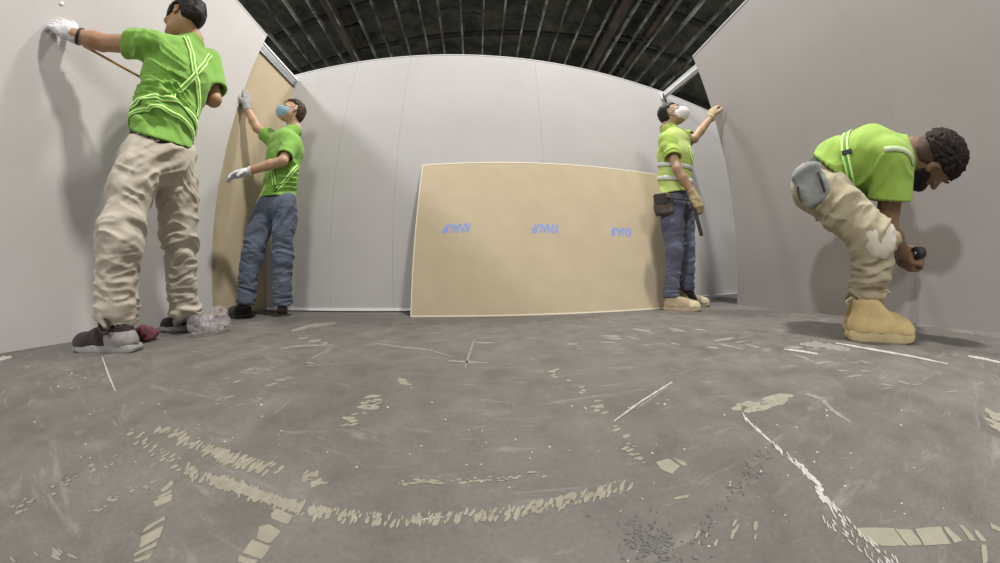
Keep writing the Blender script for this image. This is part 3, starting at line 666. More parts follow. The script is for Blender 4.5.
def shoe(parent, heel, toe, ankle, style, width=0.048, name='shoe', k=1.0):
    """heel and toe on the floor; a separate sole with an upper above it"""
    heel, toe, ankle = V3(heel), V3(toe), V3(ankle); heel[2] = toe[2] = 0; d = unit(toe-heel); L = np.linalg.norm(toe-heel); up = np.array([0,0,1.0]); sd = np.cross(up, d); w = width
    st = style; sh = st['sole_h']; ht = st.get('collar', 0.10)*k
    P = lambda x, y, z: heel + d*x*L + sd*y + up*z
    anp = ankle.copy(); anp[2] = max(anp[2], ht)
    prims = [(Ell(P(0.16,0,sh+0.018), [d,sd,up], (0.15*L, w*0.80, 0.050)), 0.03), (Ell(P(0.45,0,sh+0.012), [d,sd,up], (0.30*L, w*0.80, 0.050*k)), 0.03), (Ell(P(0.78,0,sh+0.008), [d,sd,up], (0.21*L, w*0.97, 0.048*st.get('toe',1.0))), 0.03),
             (Cone(P(0.20,0,sh+0.03), P(0.22,0,ht), w*0.80, w*0.84, cuts=[(P(0,0,ht), up)]), 0.03), (Cone(P(0.30,0,ht-0.005), P(0.62,0,sh+0.035), w*0.62, w*0.55, cuts=[(P(0,0,ht), up)]), 0.03)]
    body = sculpt(name, [(q, kk) for q, kk in prims], 0.0045, st['upper'], parent, subs=[(Box(P(0.5,0,sh-0.25), [d,sd,up], (1, 1, 0.25), 0.001), 0.001)], folds=[rumple(35, 0.003, 3)], paint=st.get('paint', lambda *_: None) and (lambda cen: st['paint'](((cen-heel)@d)/L, cen[:,2], (cen-heel)@sd)) if st.get('paint') else None)
    prof = [(0.0,0.62),(0.03,0.74),(0.12,0.84),(0.30,0.80),(0.48,0.76),(0.68,0.93),(0.82,0.95),(0.93,0.76),(0.985,0.45),(1.0,0.2)]
    out = [P(x, y*w, 0) for x, y in prof] + [P(x, -y*w, 0) for x, y in prof[::-1]]
    mb = MB(); n = len(out); cen = P(0.5,0,0); rings = [(0.93,0.0),(0.98,0.006),(0.99,sh*0.6),(0.96,sh+0.003),(0.86,sh+0.006)]; vs = []
    for q, z in rings: vs += [Vector(cen + (p-cen)*np.array([1,1,0])*(1+(q-1)*1.0) + up*(z + (0.012*max(0, ((p-heel)@d)/L-0.8)*5*st.get('spring',0.4) if True else 0))) for p in out]
    fs = [(i*n+j, i*n+(j+1)%n, (i+1)*n+(j+1)%n, (i+1)*n+j) for i in range(len(rings)-1) for j in range(n)] + [tuple(range(n-1,-1,-1)), tuple((len(rings)-1)*n+j for j in range(n))]
    fs = [tuple(reversed(f)) if (sd@np.cross(d,up)) > 0 else f for f in fs]
    mb.add(vs, fs); mb.build('sole', st['sole'], body, False)
    lc = MB()
    for i in range(4):
        x = 0.40 + 0.085*i; z = ht*0.98 - (ht - sh - 0.055)*(x-0.30)/0.36
        lc.tube([Vector(P(x, -w*0.42, z-0.010)), Vector(P(x+0.02, 0, z+0.006)), Vector(P(x+0.04, w*0.42, z-0.010))], 0.0026, 5)
    lc.build('laces', st['laces'], body, True)
    return body
def ray_hit(bvh, px, py):
    h = bvh.ray_cast(Vector((0,0,H_CAM)), ray(px, py)); return h[0]
def bvh_of(o):
    mw = o.matrix_world; return BVHTree.FromPolygons([mw @ v.co for v in o.data.vertices], [tuple(p.vertices) for p in o.data.polygons])
def strap_on(name, o, path, w, parent, mats, lift=0.007, lanes=(-1,-0.42,0.42,1), idx=(0,1,0), closed=False, n=None):
    """lay a striped ribbon of half width w along world points hugging object o"""
    bvh = bvh_of(o); path = [Vector(p) for p in path]
    if n:
        d = [0.0]
        for i in range(len(path)-1): d.append(d[-1] + (path[i+1]-path[i]).length)
        new = []
        for i in range(n):
            t = d[-1]*i/(n-1); j = max(k for k in range(len(d)) if d[k] <= t+1e-9); j = min(j, len(path)-2)
            new.append(path[j].lerp(path[j+1], (t-d[j])/max(d[j+1]-d[j], 1e-9)))
        path = new
    N_ = len(path); vs = []; ns = []
    for p in path:
        q, nn, _, _ = bvh.find_nearest(p); ns.append((q, nn))
    for i in range(N_):
        q = ns[i][0]; nn = sum((ns[(i+j) % N_ if closed else min(max(i+j,0),N_-1)][1] for j in (-2,-1,0,1,2)), Vector()).normalized()
        a, b_ = (ns[(i+1)%N_][0], ns[i-1][0]) if closed else (ns[min(i+1,N_-1)][0], ns[max(i-1,0)][0])
        t = (a-b_).normalized(); sdv = nn.cross(t).normalized()
        for l in lanes:
            e = q + sdv*(l*w); c2, n2, _, _ = bvh.find_nearest(e); e = c2 if (c2-e).length < 0.03 else e
            vs.append(e + nn*lift)
    m = len(lanes); mb = MB()
    for i in range(N_ if closed else N_-1):
        k = (i+1) % N_
        for j in range(m-1): mb.f.append((i*m+j, i*m+j+1, k*m+j+1, k*m+j)); mb.m.append(idx[j])
    mb.v = [tuple(v) for v in vs]; r = mb.build(name, mats, parent, True)
    sm = r.modifiers.new('s', 'SMOOTH'); sm.iterations = 2; sm.factor = 0.5
    so = r.modifiers.new('t', 'SOLIDIFY'); so.thickness = 0.003; so.offset = 0
    return r
def loop_path(o, pts3, n=72, R=0.6, span=None):
    """closed loop around o in the plane through three surface points"""
    if len(pts3) < 3: print('SHORT LOOP', o.name); return [o.matrix_world @ v.co for v in list(o.data.vertices)[:3]]
    a, b_, c = [Vector(p) for p in pts3]; nz = (b_-a).cross(c-a).normalized(); bvh = bvh_of(o)
    cen0 = sum((o.matrix_world @ v.co for v in o.data.vertices if abs((o.matrix_world @ v.co - a).dot(nz)) < 0.02), Vector()); k = sum(1 for v in o.data.vertices if abs((o.matrix_world @ v.co - a).dot(nz)) < 0.02)
    cen = cen0/max(k,1); e1 = (a-cen); e1 = (e1 - nz*e1.dot(nz)).normalized(); e2 = nz.cross(e1); out = []
    for i in range(n):
        q = 2*math.pi*i/n; d = e1*math.cos(q) + e2*math.sin(q)
        h = bvh.ray_cast(cen + d*R, -d)
        if h[0] is not None: out.append(h[0])
    return out

# ------------------------------------------------------------------ cloth, skin and leather
def cloth(name, c1, c2, scale=9, rough=0.85, weave=500, bump=0.25, dirt=None):
    m, nt, b_ = nodes(name, rough, 0.15); co = nt.nodes.new('ShaderNodeTexCoord').outputs['Object']
    n = noise(nt, co, scale, 5, 0.65); col = ramp(nt, n.outputs['Fac'], [(0.3, c1), (0.7, c2)]).outputs[0]
    if dirt:
        n2 = noise(nt, co, 14, 5, 0.7, 0.4); col = mixc(nt, ramp(nt, n2.outputs['Fac'], [(0.55, (0,)*3), (0.72, (0.6,)*3)]).outputs[0], col, dirt)
    nt.links.new(col, b_.inputs['Base Color']); w = noise(nt, co, weave, 2)
    bp = N(nt, 'ShaderNodeBump', Strength=bump, Distance=0.001); nt.links.new(w.outputs['Fac'], bp.inputs['Height']); nt.links.new(bp.outputs[0], b_.inputs['Normal'])
    b_.inputs['Sheen Weight'].default_value = 0.15
    return m
def skin(name, c1, c2):
    m, nt, b_ = nodes(name, 0.5, 0.35); co = nt.nodes.new('ShaderNodeTexCoord').outputs['Object']
    n = noise(nt, co, 22, 5, 0.6); nt.links.new(ramp(nt, n.outputs['Fac'], [(0.3, c1), (0.7, c2)]).outputs[0], b_.inputs['Base Color'])
    b_.inputs['Subsurface Weight'].default_value = 0.08; b_.inputs['Subsurface Radius'].default_value = (0.02, 0.008, 0.005); b_.inputs['Subsurface Scale'].default_value = 0.3
    return m
M['lime'] = cloth('lime_green_shirt', (0.175,0.36,0.060), (0.225,0.43,0.085))
M['lime_yellow'] = cloth('yellow_green_shirt', (0.33,0.45,0.085), (0.38,0.50,0.11))
M['lime_soft'] = cloth('soft_lime_shirt', (0.245,0.385,0.062), (0.29,0.44,0.082))
M['vest'] = cloth('hi_vis_vest', (0.42,0.52,0.14), (0.48,0.58,0.18))
M['strap_bright'] = cloth('bright_yellow_strap', (0.60,0.90,0.26), (0.66,0.95,0.34)); M['strap_dark'] = cloth('green_strap_core', (0.10,0.30,0.05), (0.15,0.38,0.07))
M['silver'] = cloth('silver_reflective_band', (0.48,0.50,0.46), (0.58,0.60,0.55), 30, 0.4)
M['dull_band'] = cloth('dull_pale_band', (0.34,0.42,0.24), (0.42,0.50,0.31), 30, 0.5)
M['khaki_pale'] = cloth('pale_khaki_cloth', (0.39,0.35,0.285), (0.50,0.455,0.38), 7, dirt=(0.30,0.265,0.21))
M['khaki'] = cloth('khaki_work_cloth', (0.29,0.25,0.165), (0.39,0.34,0.235), 8, dirt=(0.21,0.175,0.12))
M['denim'] = cloth('faded_denim', (0.070,0.088,0.125), (0.115,0.14,0.19), 6, dirt=(0.17,0.19,0.23)); M['denim_dark'] = cloth('blue_denim', (0.070,0.074,0.108), (0.115,0.120,0.168), 6, dirt=(0.12,0.125,0.16))
M['belt_dark'] = cloth('dark_waistband', (0.020,0.016,0.016), (0.04,0.03,0.028)); M['belt_olive'] = cloth('dark_olive_waistband', (0.035,0.045,0.03), (0.06,0.07,0.045))
M['grey_cloth'] = cloth('grey_blue_cloth', (0.175,0.180,0.172), (0.26,0.265,0.25)); M['patch'] = cloth('pale_knee_patch', (0.50,0.44,0.36), (0.60,0.54,0.45))
M['white_cloth'] = cloth('white_cloth', (0.68,0.68,0.70), (0.78,0.78,0.80)); M['glove_white'] = cloth('white_knit_glove', (0.56,0.55,0.57), (0.68,0.67,0.69), 30, weave=260, bump=0.6)
M['glove_shaded'] = cloth('shaded_knit_glove', (0.27,0.265,0.25), (0.36,0.355,0.34), 30, weave=260, bump=0.6); M['glove_tan'] = cloth('tan_work_glove', (0.30,0.235,0.12), (0.40,0.32,0.18), 18)  # raised hand's knit glove: the shade on it is put into the darker grey
M['mask_blue'] = cloth('pale_blue_mask', (0.26,0.40,0.50), (0.33,0.47,0.57)); M['mask_white'] = cloth('white_mask', (0.68,0.62,0.60), (0.76,0.71,0.69))
M['hair'] = cloth('black_hair', (0.010,0.008,0.008), (0.028,0.022,0.020), 60, 0.55, 700, 0.8); M['hair_brown'] = cloth('dark_brown_hair', (0.030,0.020,0.014), (0.065,0.042,0.028), 60, 0.55, 700, 0.8)
M['hair_curly'] = cloth('curly_dark_hair', (0.014,0.010,0.009), (0.036,0.026,0.021), 60, 0.75, 500, 0.8)
M['stubble'] = cloth('close_cropped_hair', (0.065,0.042,0.032), (0.10,0.066,0.05), 60, 0.7)
M['skin_a'] = skin('tan_skin', (0.36,0.20,0.115), (0.42,0.245,0.145)); M['skin_b'] = skin('light_tan_skin', (0.44,0.27,0.165), (0.50,0.31,0.20)); M['skin_c'] = skin('brown_skin', (0.185,0.105,0.065), (0.225,0.132,0.082)); M['skin_d'] = skin('olive_skin', (0.32,0.20,0.115), (0.38,0.245,0.15))
M['eye_white'] = mottled('eye_white', (0.65,0.63,0.6), (0.7,0.68,0.66), 20, 0.3, 0.5); M['iris'] = mottled('dark_iris', (0.02,0.012,0.008), (0.03,0.02,0.012), 20, 0.2, 0.5)
M['suede_dark'] = cloth('dark_maroon_suede', (0.020,0.014,0.015), (0.042,0.029,0.030), 12); M['grey_rubber'] = mottled('grey_rubber', (0.24,0.235,0.23), (0.32,0.315,0.30), 20, 0.7)
M['grey_mesh'] = cloth('grey_mesh', (0.22,0.205,0.20), (0.30,0.28,0.27), 25); M['black_leather'] = cloth('black_leather', (0.015,0.013,0.012), (0.04,0.034,0.03), 14, 0.55); M['brown_leather'] = cloth('brown_grey_leather', (0.055,0.042,0.034), (0.10,0.078,0.062), 14, 0.6)
M['wheat'] = cloth('wheat_nubuck', (0.44,0.33,0.15), (0.54,0.42,0.21), 8, dirt=(0.36,0.28,0.14)); M['wheat_sole'] = mottled('wheat_sole', (0.40,0.32,0.17), (0.48,0.39,0.22), 12, 0.75)
M['tan_suede'] = cloth('tan_suede', (0.33,0.26,0.16), (0.43,0.35,0.23), 8); M['tan_toe'] = cloth('pale_tan_toe', (0.45,0.39,0.25), (0.55,0.48,0.32), 8); M['cream_lace'] = cloth('cream_lace', (0.42,0.36,0.22), (0.5,0.43,0.28)); M['dark_lace'] = cloth('dark_lace', (0.03,0.02,0.02), (0.05,0.035,0.03))

for k_ in ('hair', 'hair_brown', 'hair_curly', 'stubble'): M[k_].node_tree.nodes['Principled BSDF'].inputs['Sheen Weight'].default_value = 0.0

# ------------------------------------------------------------------ one worker
S = 1.048
class Worker:
    def __init__(s, label, J, skin_m, face, crown, hands, torso_w=1.0, hs=1.0, arm=1.0, group=None):
        s.J = J = {k: V3(v) for k, v in J.items()}
        s.sh_side = unit(J['shR']-J['shL']); s.hip_side = unit(J['hipR']-J['hipL']); s.tw = torso_w
        s.pel = (J['hipL']+J['hipR'])/2; s.top = (J['shL']+J['shR'])/2
        s.chest = J.get('chest', s.pel*0.36 + s.top*0.64); s.waist = J.get('waist', s.pel*0.70 + s.top*0.30)
        hp, hsub, s.H = head_prims(J['head'], face, crown, hs)
        p = []; t = torso_w; ss, hh = s.sh_side, s.hip_side; mid = unit(ss+hh)
        s.t_prims = lambda g, cuts=(): [(ECone(s.pel, s.waist, hh, mid, (0.135*t+g,0.092*t+g), (0.125*t+g,0.085*t+g), cuts), 0.04), (ECone(s.waist, s.chest, mid, ss, (0.125*t+g,0.085*t+g), (0.148*t+g,0.105*t+g), cuts), 0.05),
                                     (ECone(s.chest, s.chest*0.25+s.top*0.75, ss, ss, (0.148*t+g,0.105*t+g), (0.130*t+g,0.080*t+g), cuts), 0.05)]
        p += s.t_prims(-0.004); up = unit(s.top - s.chest)
        p += [(Cone(J['shL'], J['shR'], 0.048*arm, 0.048*arm), 0.05), (Cone(s.top, J['neck'], 0.075, 0.058), 0.04), (Cone(J['neck'], J['head'] - s.H[3]*0.05*hs + s.H[2]*-0.015, 0.054, 0.050), 0.03)]
        for q in 'LR':
            p += [(Cone(J['hip'+q], J['kne'+q], 0.070, 0.050), 0.03), (Cone(J['kne'+q], J['ank'+q], 0.048, 0.036), 0.02)]
            ft = J.get('toe'+q)
            if ft is not None: fp = J['ank'+q]*0.62 + ft*0.38; fp[2] = 0.052; p += [(Cone(J['ank'+q], fp, 0.034, 0.022), 0.02)]
            a, e, w = J['sh'+q], J['el'+q], J['wr'+q]
            p += [(Cone(a, e, 0.046*arm, 0.037*arm), 0.03), (Cone(e, e*0.65+w*0.35, 0.037*arm, 0.039*arm), 0.015), (Cone(e*0.65+w*0.35, w, 0.039*arm, 0.026*arm), 0.012)]
        s.hp = {}
        for q in 'LR':
            h = hands[q]; s.hp[q] = hand_prims(J['wr'+q], h['d'], h['n'], h['side'], h.get('curl', 0.4), h.get('s', 1.0), h.get('spread', 0.25), h.get('thumb', 0.6), h.get('curls')); p += s.hp[q]
        s.root = sculpt('person', p + hp, 0.0046, skin_m, None, subs=hsub)
        tag(s.root, label, 'person', group); s.skin = skin_m
    def glove(s, q, mat, cuff=0.03):
        w = s.J['wr'+q]; e = s.J['el'+q]; d = unit(w-e); pr = []
        for pz, k in s.hp[q]: pr.append((pz.grow(0.0032), k))
        pr.append((Cone(w - d*(cuff+0.02), w + d*0.01, 0.034, 0.031, cuts=[(w - d*cuff, -d)]), 0.01))
        g = sculpt('glove', pr, 0.0042, mat, s.root, folds=[rumple(60, 0.003, 4)])
        c = MB(); a = Vector(w - d*cuff); t = Vector(d); c.tube([a - t*0.004, a, a + t*0.008], [0.0345,0.036,0.0345], 20); c.build('cuff', mat, g, True); return g
    def shirt(s, mat, hem, hem_n, sleeve=0.55, g=0.022, vs=0.0062, folds=(), arm_r=0.066, cuff_r=0.072, extra=(), name='shirt', sleeves='LR', collar=0.03, flare=0.0):
        J = s.J; hem, hem_n = V3(hem), unit(hem_n)
        cut = [(hem, -hem_n)]; pr = [(q, k) for q, k in s.t_prims(g, cut)]
        low = s.pel - unit(s.waist - s.pel)*0.10
        pr.append((ECone(low, s.pel, s.hip_side, s.hip_side, (0.135*s.tw+g+flare, 0.095*s.tw+g+flare), (0.135*s.tw+g+flare*0.6, 0.092*s.tw+g+flare*0.6), cut), 0.05))
        pr += [(Cone(J['shL'], J['shR'], 0.062, 0.062), 0.05)]
        nk = unit(J['neck']-s.top); pr.append((Cone(s.top, J['neck'] + nk*collar, 0.092, 0.068, cuts=[(J['neck'] + nk*collar*0.5, nk)]), 0.03))
        for q in sleeves:
            a, e = J['sh'+q], J['el'+q]; d = unit(e-a); sv = sleeve[q] if isinstance(sleeve, dict) else sleeve; c = a + (e-a)*sv; cr = cuff_r[q] if isinstance(cuff_r, dict) else cuff_r
            pr.append((Cone(a, a + (e-a)*(sv+0.12), arm_r, cr, cuts=[(c, d)]), 0.035))
        o = sculpt(name, pr + list(extra), vs, mat, s.root, cuts_open=True, folds=list(folds) + [rumple(11, 0.007, 2)]); return o
    def trousers(s, mat, rad, waist_c, waist_n, vs=0.0062, folds=(), extra=(), ends=None, g=0.018, cuts=None, name='trousers'):
        J = s.J; cut = [(V3(waist_c), unit(waist_n))]; t = s.tw
        up = unit(s.waist - s.pel); pr = [(ECone(s.pel - up*0.02, s.pel + up*0.16, s.hip_side, s.hip_side, (0.135*t+g, 0.095*t+g), (0.122*t+g, 0.083*t+g), cut), 0.04)]
        for q in 'LR':
            h, k_, a = J['hip'+q], J['kne'+q], J['ank'+q]; d = unit(a-k_); r = rad; en = ends[q] if ends else a
            pr += [(Cone(h, h*0.5+k_*0.5, r[0], (r[0]+r[1])/2+0.004), 0.035), (Cone(h*0.5+k_*0.5, k_, (r[0]+r[1])/2+0.004, r[1]), 0.02), (Cone(k_, k_*0.45+a*0.55, r[1], r[2]*0.98), 0.03), (Cone(k_*0.45+a*0.55, a+d*0.08, r[2]*0.98, r[2], cuts=[(en, d)]), 0.02)]
        return sculpt(name, pr + list(extra), vs, mat, s.root, cuts_open=True, folds=list(folds))
    def socks(s, mat):
        for q in 'LR':
            k_, a = s.J['kne'+q], s.J['ank'+q]; d = unit(a-k_); ft = s.J['toe'+q]; fp = a*0.62 + ft*0.38; fp[2] = 0.052
            sculpt('sock', [(Cone(a - d*0.07, a, 0.041, 0.039), 0.01), (Cone(a, fp, 0.038, 0.026), 0.02)], 0.005, mat, s.root, folds=[rumple(30, 0.004, 2)])
    def belt(s, mat, c, n, h=0.03, g=0.014, name='waistband'):
        c, n = V3(c), unit(n); up = unit(s.waist - s.pel)
        return sculpt(name, [(ECone(s.pel - up*0.05, s.pel + up*0.22, s.hip_side, s.hip_side, (0.135*s.tw+g, 0.094*s.tw+g), (0.124*s.tw+g, 0.084*s.tw+g), [(c + n*h, n), (c - n*h, -n)]), 0.001)], 0.006, mat, s.root, folds=[rumple(14, 0.004, 8)])
def A(px, py, D): return V3(at(px, py, D*S))
def leg_folds(W, q, seed, k=1.0, knee=1.0, ank=1.0):
    J = W.J; h, kn, a = J['hip'+q], J['kne'+q], J['ank'+q]; ax = unit(a-h)
    return [fold(a, 0.26, unit(a-kn)+np.array([0,0,0.25]), 34, 0.030*k*ank, 0.25, seed, 1.4), fold(kn, 0.24, ax + np.array([0.25,-0.2,0.2]), 22, 0.030*k*knee, 0.33, seed+1), fold(h*0.75+kn*0.25, 0.22, ax*0.6 + np.array([0.5,0.5,0.3]), 22, 0.030*k, 0.3, seed+2), fold((h+kn)/2, 0.30, ax + np.array([0.6,-0.5,0]), 36, 0.013*k, 0.3, seed+6, 1.3), fold((a+kn)/2, 0.28, ax + np.array([-0.2,0.3,0.1]), 40, 0.013*k, 0.35, seed+7, 1.3), rumple(8, 0.014*k, seed+3)]

# ================================================================== the man at the left wall
wallL = lambda px, py, off: V3(onplane(px, py, LE + LN*off, LN))
wr = wallL(73, 35, 0.11)
L = Worker('man in pale khaki trousers reaching up the left wall, nearest on the left',
    dict(head=A(184,19,1.63), neck=A(192,41,1.64), shL=A(150,45,1.60), shR=A(208,61,1.72), elL=A(104,43,1.80), wrL=wr, elR=A(214,100,1.68), wrR=A(185,88,1.86),
         chest=A(180,80,1.65), waist=A(165,118,1.62), hipL=A(141,158,1.57), hipR=A(177,158,1.66), kneL=A(119,240,1.50), kneR=A(180,240,1.72), ankL=A(119,322,1.53), ankR=A(186,313,1.80),
         toeL=onfloor(84,350), toeR=onfloor(163,330)), M['skin_a'], (-0.93,-0.30,-0.38), (-0.30,-0.15,1),
    dict(L=dict(d=wallL(50,19,0.02)-wr, n=-V3(LN), side=(0,0.6,0.8), curl=0.30, s=1.12, thumb=0.3), R=dict(d=(-0.5,-0.7,0.3), n=(-1,0,0), side=(0,0,1), curl=1.0)), torso_w=1.10, hs=1.04, arm=1.15)
hairL = hair_obj(L.H, L.root, M['hair'], front=0.020, thick=0.018, sideburn=-0.015, nape=-0.075, bumps=(30,0.010)); eyes(L.H, L.root, M['iris'])
L.glove('L', M['glove_white'], 0.03); L.glove('R', M['glove_white'], 0.03)
band_ = MB(); d_ = Vector(unit(L.J['wrL']-L.J['elL'])); p_ = Vector(L.J['wrL']) - d_*0.036; band_.tube([p_-d_*0.010, p_+d_*0.004], [0.042,0.042], 20); band_.build('wrist_band', M['black'], L.root, True)
up = unit(L.top - L.pel)
hl, hr = A(128,127,1.50), A(196,147,1.66)
hemn = unit(np.cross(hr - hl, V3(ray(160,135)))); hemn = hemn if hemn[2] > 0 else -hemn
sL = L.shirt(M['lime'], (hl+hr)/2, hemn, sleeve=dict(L=0.42, R=0.80), g=0.024, flare=0.012, arm_r=0.074, cuff_r=dict(L=0.078, R=0.090), folds=[
    fold(A(155,68,1.50), 0.30, (0.2,0.3,1), 34, 0.036, 0.14, 21, 1.5), fold(A(165,105,1.50), 0.28, (0.3,0.5,1), 34, 0.034, 0.16, 24, 1.5), fold(A(150,90,1.50), 0.22, (0.2,-0.3,1), 46, 0.022, 0.2, 25, 1.3), fold(A(135,46,1.6), 0.16, (0.2,0.9,0.4), 24, 0.026, 0.3, 27), fold(A(190,80,1.60), 0.2, (0.4,-0.6,0.6), 20, 0.022, 0.3, 29)])
tc = (A(126,136,1.50)+A(196,150,1.66))/2
tL = L.trousers(M['khaki_pale'], (0.104,0.088,0.084), tc, hemn, ends=dict(L=A(118,322,1.53), R=A(186,313,1.80)), folds=leg_folds(L,'L',31,1.2,1,1.1)+leg_folds(L,'R',41,1.2,1,1.2)+[fold(A(165,165,1.50), 0.2, (0.5,-0.7,0.8), 26, 0.03, 0.25, 51)], g=0.026)
L.belt(M['belt_dark'], tc + hemn*0.012, hemn, 0.05, g=0.020)
bvh = bvh_of(sL); ST = [M['strap_bright'], M['strap_dark']]
def hits(b_, pts): return [h for h in (ray_hit(b_, x, y) for x, y in pts) if h is not None]
strap_on('reflective_strap', sL, loop_path(sL, hits(bvh, [(137,103),(160,99),(193,119)]), 90), 0.017, sL, ST, closed=True)
strap_on('reflective_strap', sL, loop_path(sL, hits(bvh, [(137,112),(163,109),(191,131)]), 90), 0.012, sL, ST, closed=True)
strap_on('reflective_strap', sL, hits(bvh, [(185,37),(188,44),(191,52),(192,62),(194,72),(197,84),(198,96),(198,108),(196,119)]), 0.017, sL, ST, n=34)
strap_on('reflective_strap', sL, hits(bvh, [(210,55),(204,64),(197,72),(190,80),(182,88),(174,95),(169,100)]), 0.016, sL, ST, n=26)
sn = dict(sole_h=0.026, upper=[M['suede_dark'], M['grey_mesh']], sole=M['grey_rubber'], laces=M['dark_lace'], collar=0.105, spring=0.7,
          paint=lambda x, z, y: ((x < 0.40) & (z < 0.085)).astype(int))
shoe(L.root, onfloor(139,351), onfloor(76,350.5), L.J['ankL'], sn, 0.054)
shoe(L.root, onfloor(205,327), onfloor(160,332), L.J['ankR'], sn, 0.050)
L.socks(M['grey_cloth'])
lpb = Vector(A(104,326,1.47)); mb = MB(); sx_ = (Vector(onfloor(76,350.5)) - Vector(onfloor(139,351))).normalized()
mb.tube([lpb + sx_*(0.026*math.cos(q)) + ZV*(0.030*math.sin(q)) for q in [i*math.pi/8 for i in range(16)]], 0.007, 8, closed=True); mb.build('tongue_loop', M['dark_lace'], L.root, True)
# the thin stick he holds against the wall
a_, b_ = wallL(84,46,0.10), A(160,88,1.74)
mb = MB(); mb.tube([a_, b_], 0.0065, 8); tag(mb.build('wooden_stick', mottled('amber_wood', (0.42,0.24,0.07), (0.52,0.32,0.11), 30, 0.6), None, True), 'thin amber wooden stick held slanting in front of the man at the left wall', 'stick')

# ================================================================== the man in the left corner
wallS = lambda px, py, off: V3(onplane(px, py, R0 + LN*(0.0145+off), LN))
wr = wallS(246.5,107,0.05)
B_ = Worker('masked man in lime shirt and faded jeans standing in the left corner, one hand raised',
    dict(head=A(292,112,2.13), neck=A(295,131,2.16), shL=A(292,142,2.03), shR=A(272,139,2.24), elL=A(283,161,1.93), wrL=A(247,172,2.04), elR=A(257,128,2.30), wrR=wr,
         chest=A(285,155,2.13), waist=A(281,180,2.13), hipL=A(286,203,2.08), hipR=A(268,203,2.19), kneL=A(283,256,2.10), kneR=A(253,254,2.17), ankL=A(283,301,2.14), ankR=A(245,302,2.17),
         toeL=onfloor(280,318), toeR=onfloor(225,317)), M['skin_b'], (-0.46,-0.87,0.16), (-0.05,0.12,1),
    dict(L=dict(d=A(222,178,2.02)-A(247,172,2.04), n=(0.2,-0.1,-1), side=(-0.3,-0.5,0.3), curl=0.25), R=dict(d=wallS(247,84,0.012)-wr, n=-V3(LN), side=(0,-1,0), curl=0.12, s=1.1, thumb=0.3)), torso_w=1.0, hs=1.0)
# neater scalp line and ears for him
hair_obj(B_.H, B_.root, M['hair_brown'], front=0.070, thick=0.012, sideburn=-0.0, nape=-0.070, bumps=(45,0.007), seed=5); eyes(B_.H, B_.root, M['iris'])
mask_obj(B_.H, B_.root, [M['mask_blue'], M['white_cloth']])
B_.glove('L', M['glove_white']); B_.glove('R', M['glove_shaded'], 0.035)
hl, hr = A(255,196,2.10), A(298,198,2.10); hemn = np.array([0,0,1.0])
sB_ = B_.shirt(M['lime'], (hl+hr)/2, hemn, sleeve=dict(L=0.80, R=0.55), g=0.020, arm_r=0.066, cuff_r=0.066, flare=0.004, folds=[fold(A(286,182,2.0), 0.24, (0.3,-0.3,1), 26, 0.030, 0.22, 61), fold(A(290,160,2.0), 0.2, (0.6,0.2,0.7), 22, 0.026, 0.25, 64)])
tc = (A(255,199,2.10)+A(298,200,2.10))/2
B_.trousers(M['denim'], (0.092,0.076,0.074), tc+np.array([0,0,0.0]), (0,0,1), ends=dict(L=A(283,304,2.14), R=A(245,303,2.17)), folds=leg_folds(B_,'L',71,0.8)+leg_folds(B_,'R',76,0.8,1,1.2), g=0.010)
B_.belt(M['belt_dark'], tc, (0,0,1), 0.02, g=0.012)
bvh = bvh_of(sB_)
strap_on('reflective_strap', sB_, hits(bvh, [(272,162),(273,170),(274,178),(275,186)]), 0.018, sB_, ST, n=16)
strap_on('reflective_strap', sB_, hits(bvh, [(303,160),(298,166),(292,173),(286,180),(280,187),(277,190)]), 0.018, sB_, ST, n=20)
k0 = hits(bvh, [(275,190)])[0]; mb = MB()
for a in range(5):
    q = a*1.256; v = Vector((0.25*math.cos(q), -0.35*math.sin(q), math.sin(q+0.6)))*0.022; mb.tube([k0 + Vector((0.01,-0.014,0)), k0 + Vector((0.014,-0.018,0)) + v*0.6, k0 + v + Vector((0.006,-0.008,0))], [0.009,0.008,0.003], 8)
mb.build('strap_knot', M['strap_dark'], sB_, True)
blk = dict(sole_h=0.026, upper=M['black_leather'], sole=M['black'], laces=M['dark_lace'], collar=0.085)
B_.socks(M['belt_dark'])
grb = dict(sole_h=0.026, upper=M['brown_leather'], sole=M['black'], laces=M['dark_lace'], collar=0.085)
shoe(B_.root, onfloor(252,317), onfloor(226,318.5), B_.J['ankR'], blk, 0.048)
hp_, tp_ = V3(onfloor(284,311)), V3(onfloor(280,318)); dd = unit(tp_-hp_); shoe(B_.root, hp_, hp_ + dd*0.27, B_.J['ankL'], grb, 0.048)

# ================================================================== the man at the right end of the back wall
wallRt = lambda px, py, off: V3(onplane(px, py, RE + RN*off, RN))
wr = A(711.5,117,2.33)
Rb = Worker('masked man in blue jeans and yellow-green vest at the right end of the back wall',
    dict(head=A(671.5,115,2.02), neck=A(667,129,2.03), shL=A(686,138,2.16), shR=A(667,141,1.93), elL=A(694,139,2.14), wrL=wr, elR=A(677,169,1.86), wrR=A(693,195,1.90),
         chest=A(675,157,2.04), waist=A(675,180,2.04), hipL=A(682,203,2.08), hipR=A(670,203,1.96), kneL=A(686,250,2.07), kneR=A(674,250,1.95), ankL=A(687,288,2.07), ankR=A(671,294,1.95),
         toeL=onfloor(705,303.5), toeR=onfloor(698,311)), M['skin_d'], (0.64,-0.74,0.30), (-0.22,0.2,1),
    dict(L=dict(d=A(715,100,2.40)-wr, n=(1,0.2,0), side=(0.2,-1,0), curl=0.35, s=1.1, thumb=0.3), R=dict(d=A(702,214,1.90)-A(693,195,1.90), n=(0.1,0.8,-0.2), side=(0.8,-0.5,0.2), curl=0.75, s=1.1)), torso_w=0.93, hs=0.98, arm=0.95)
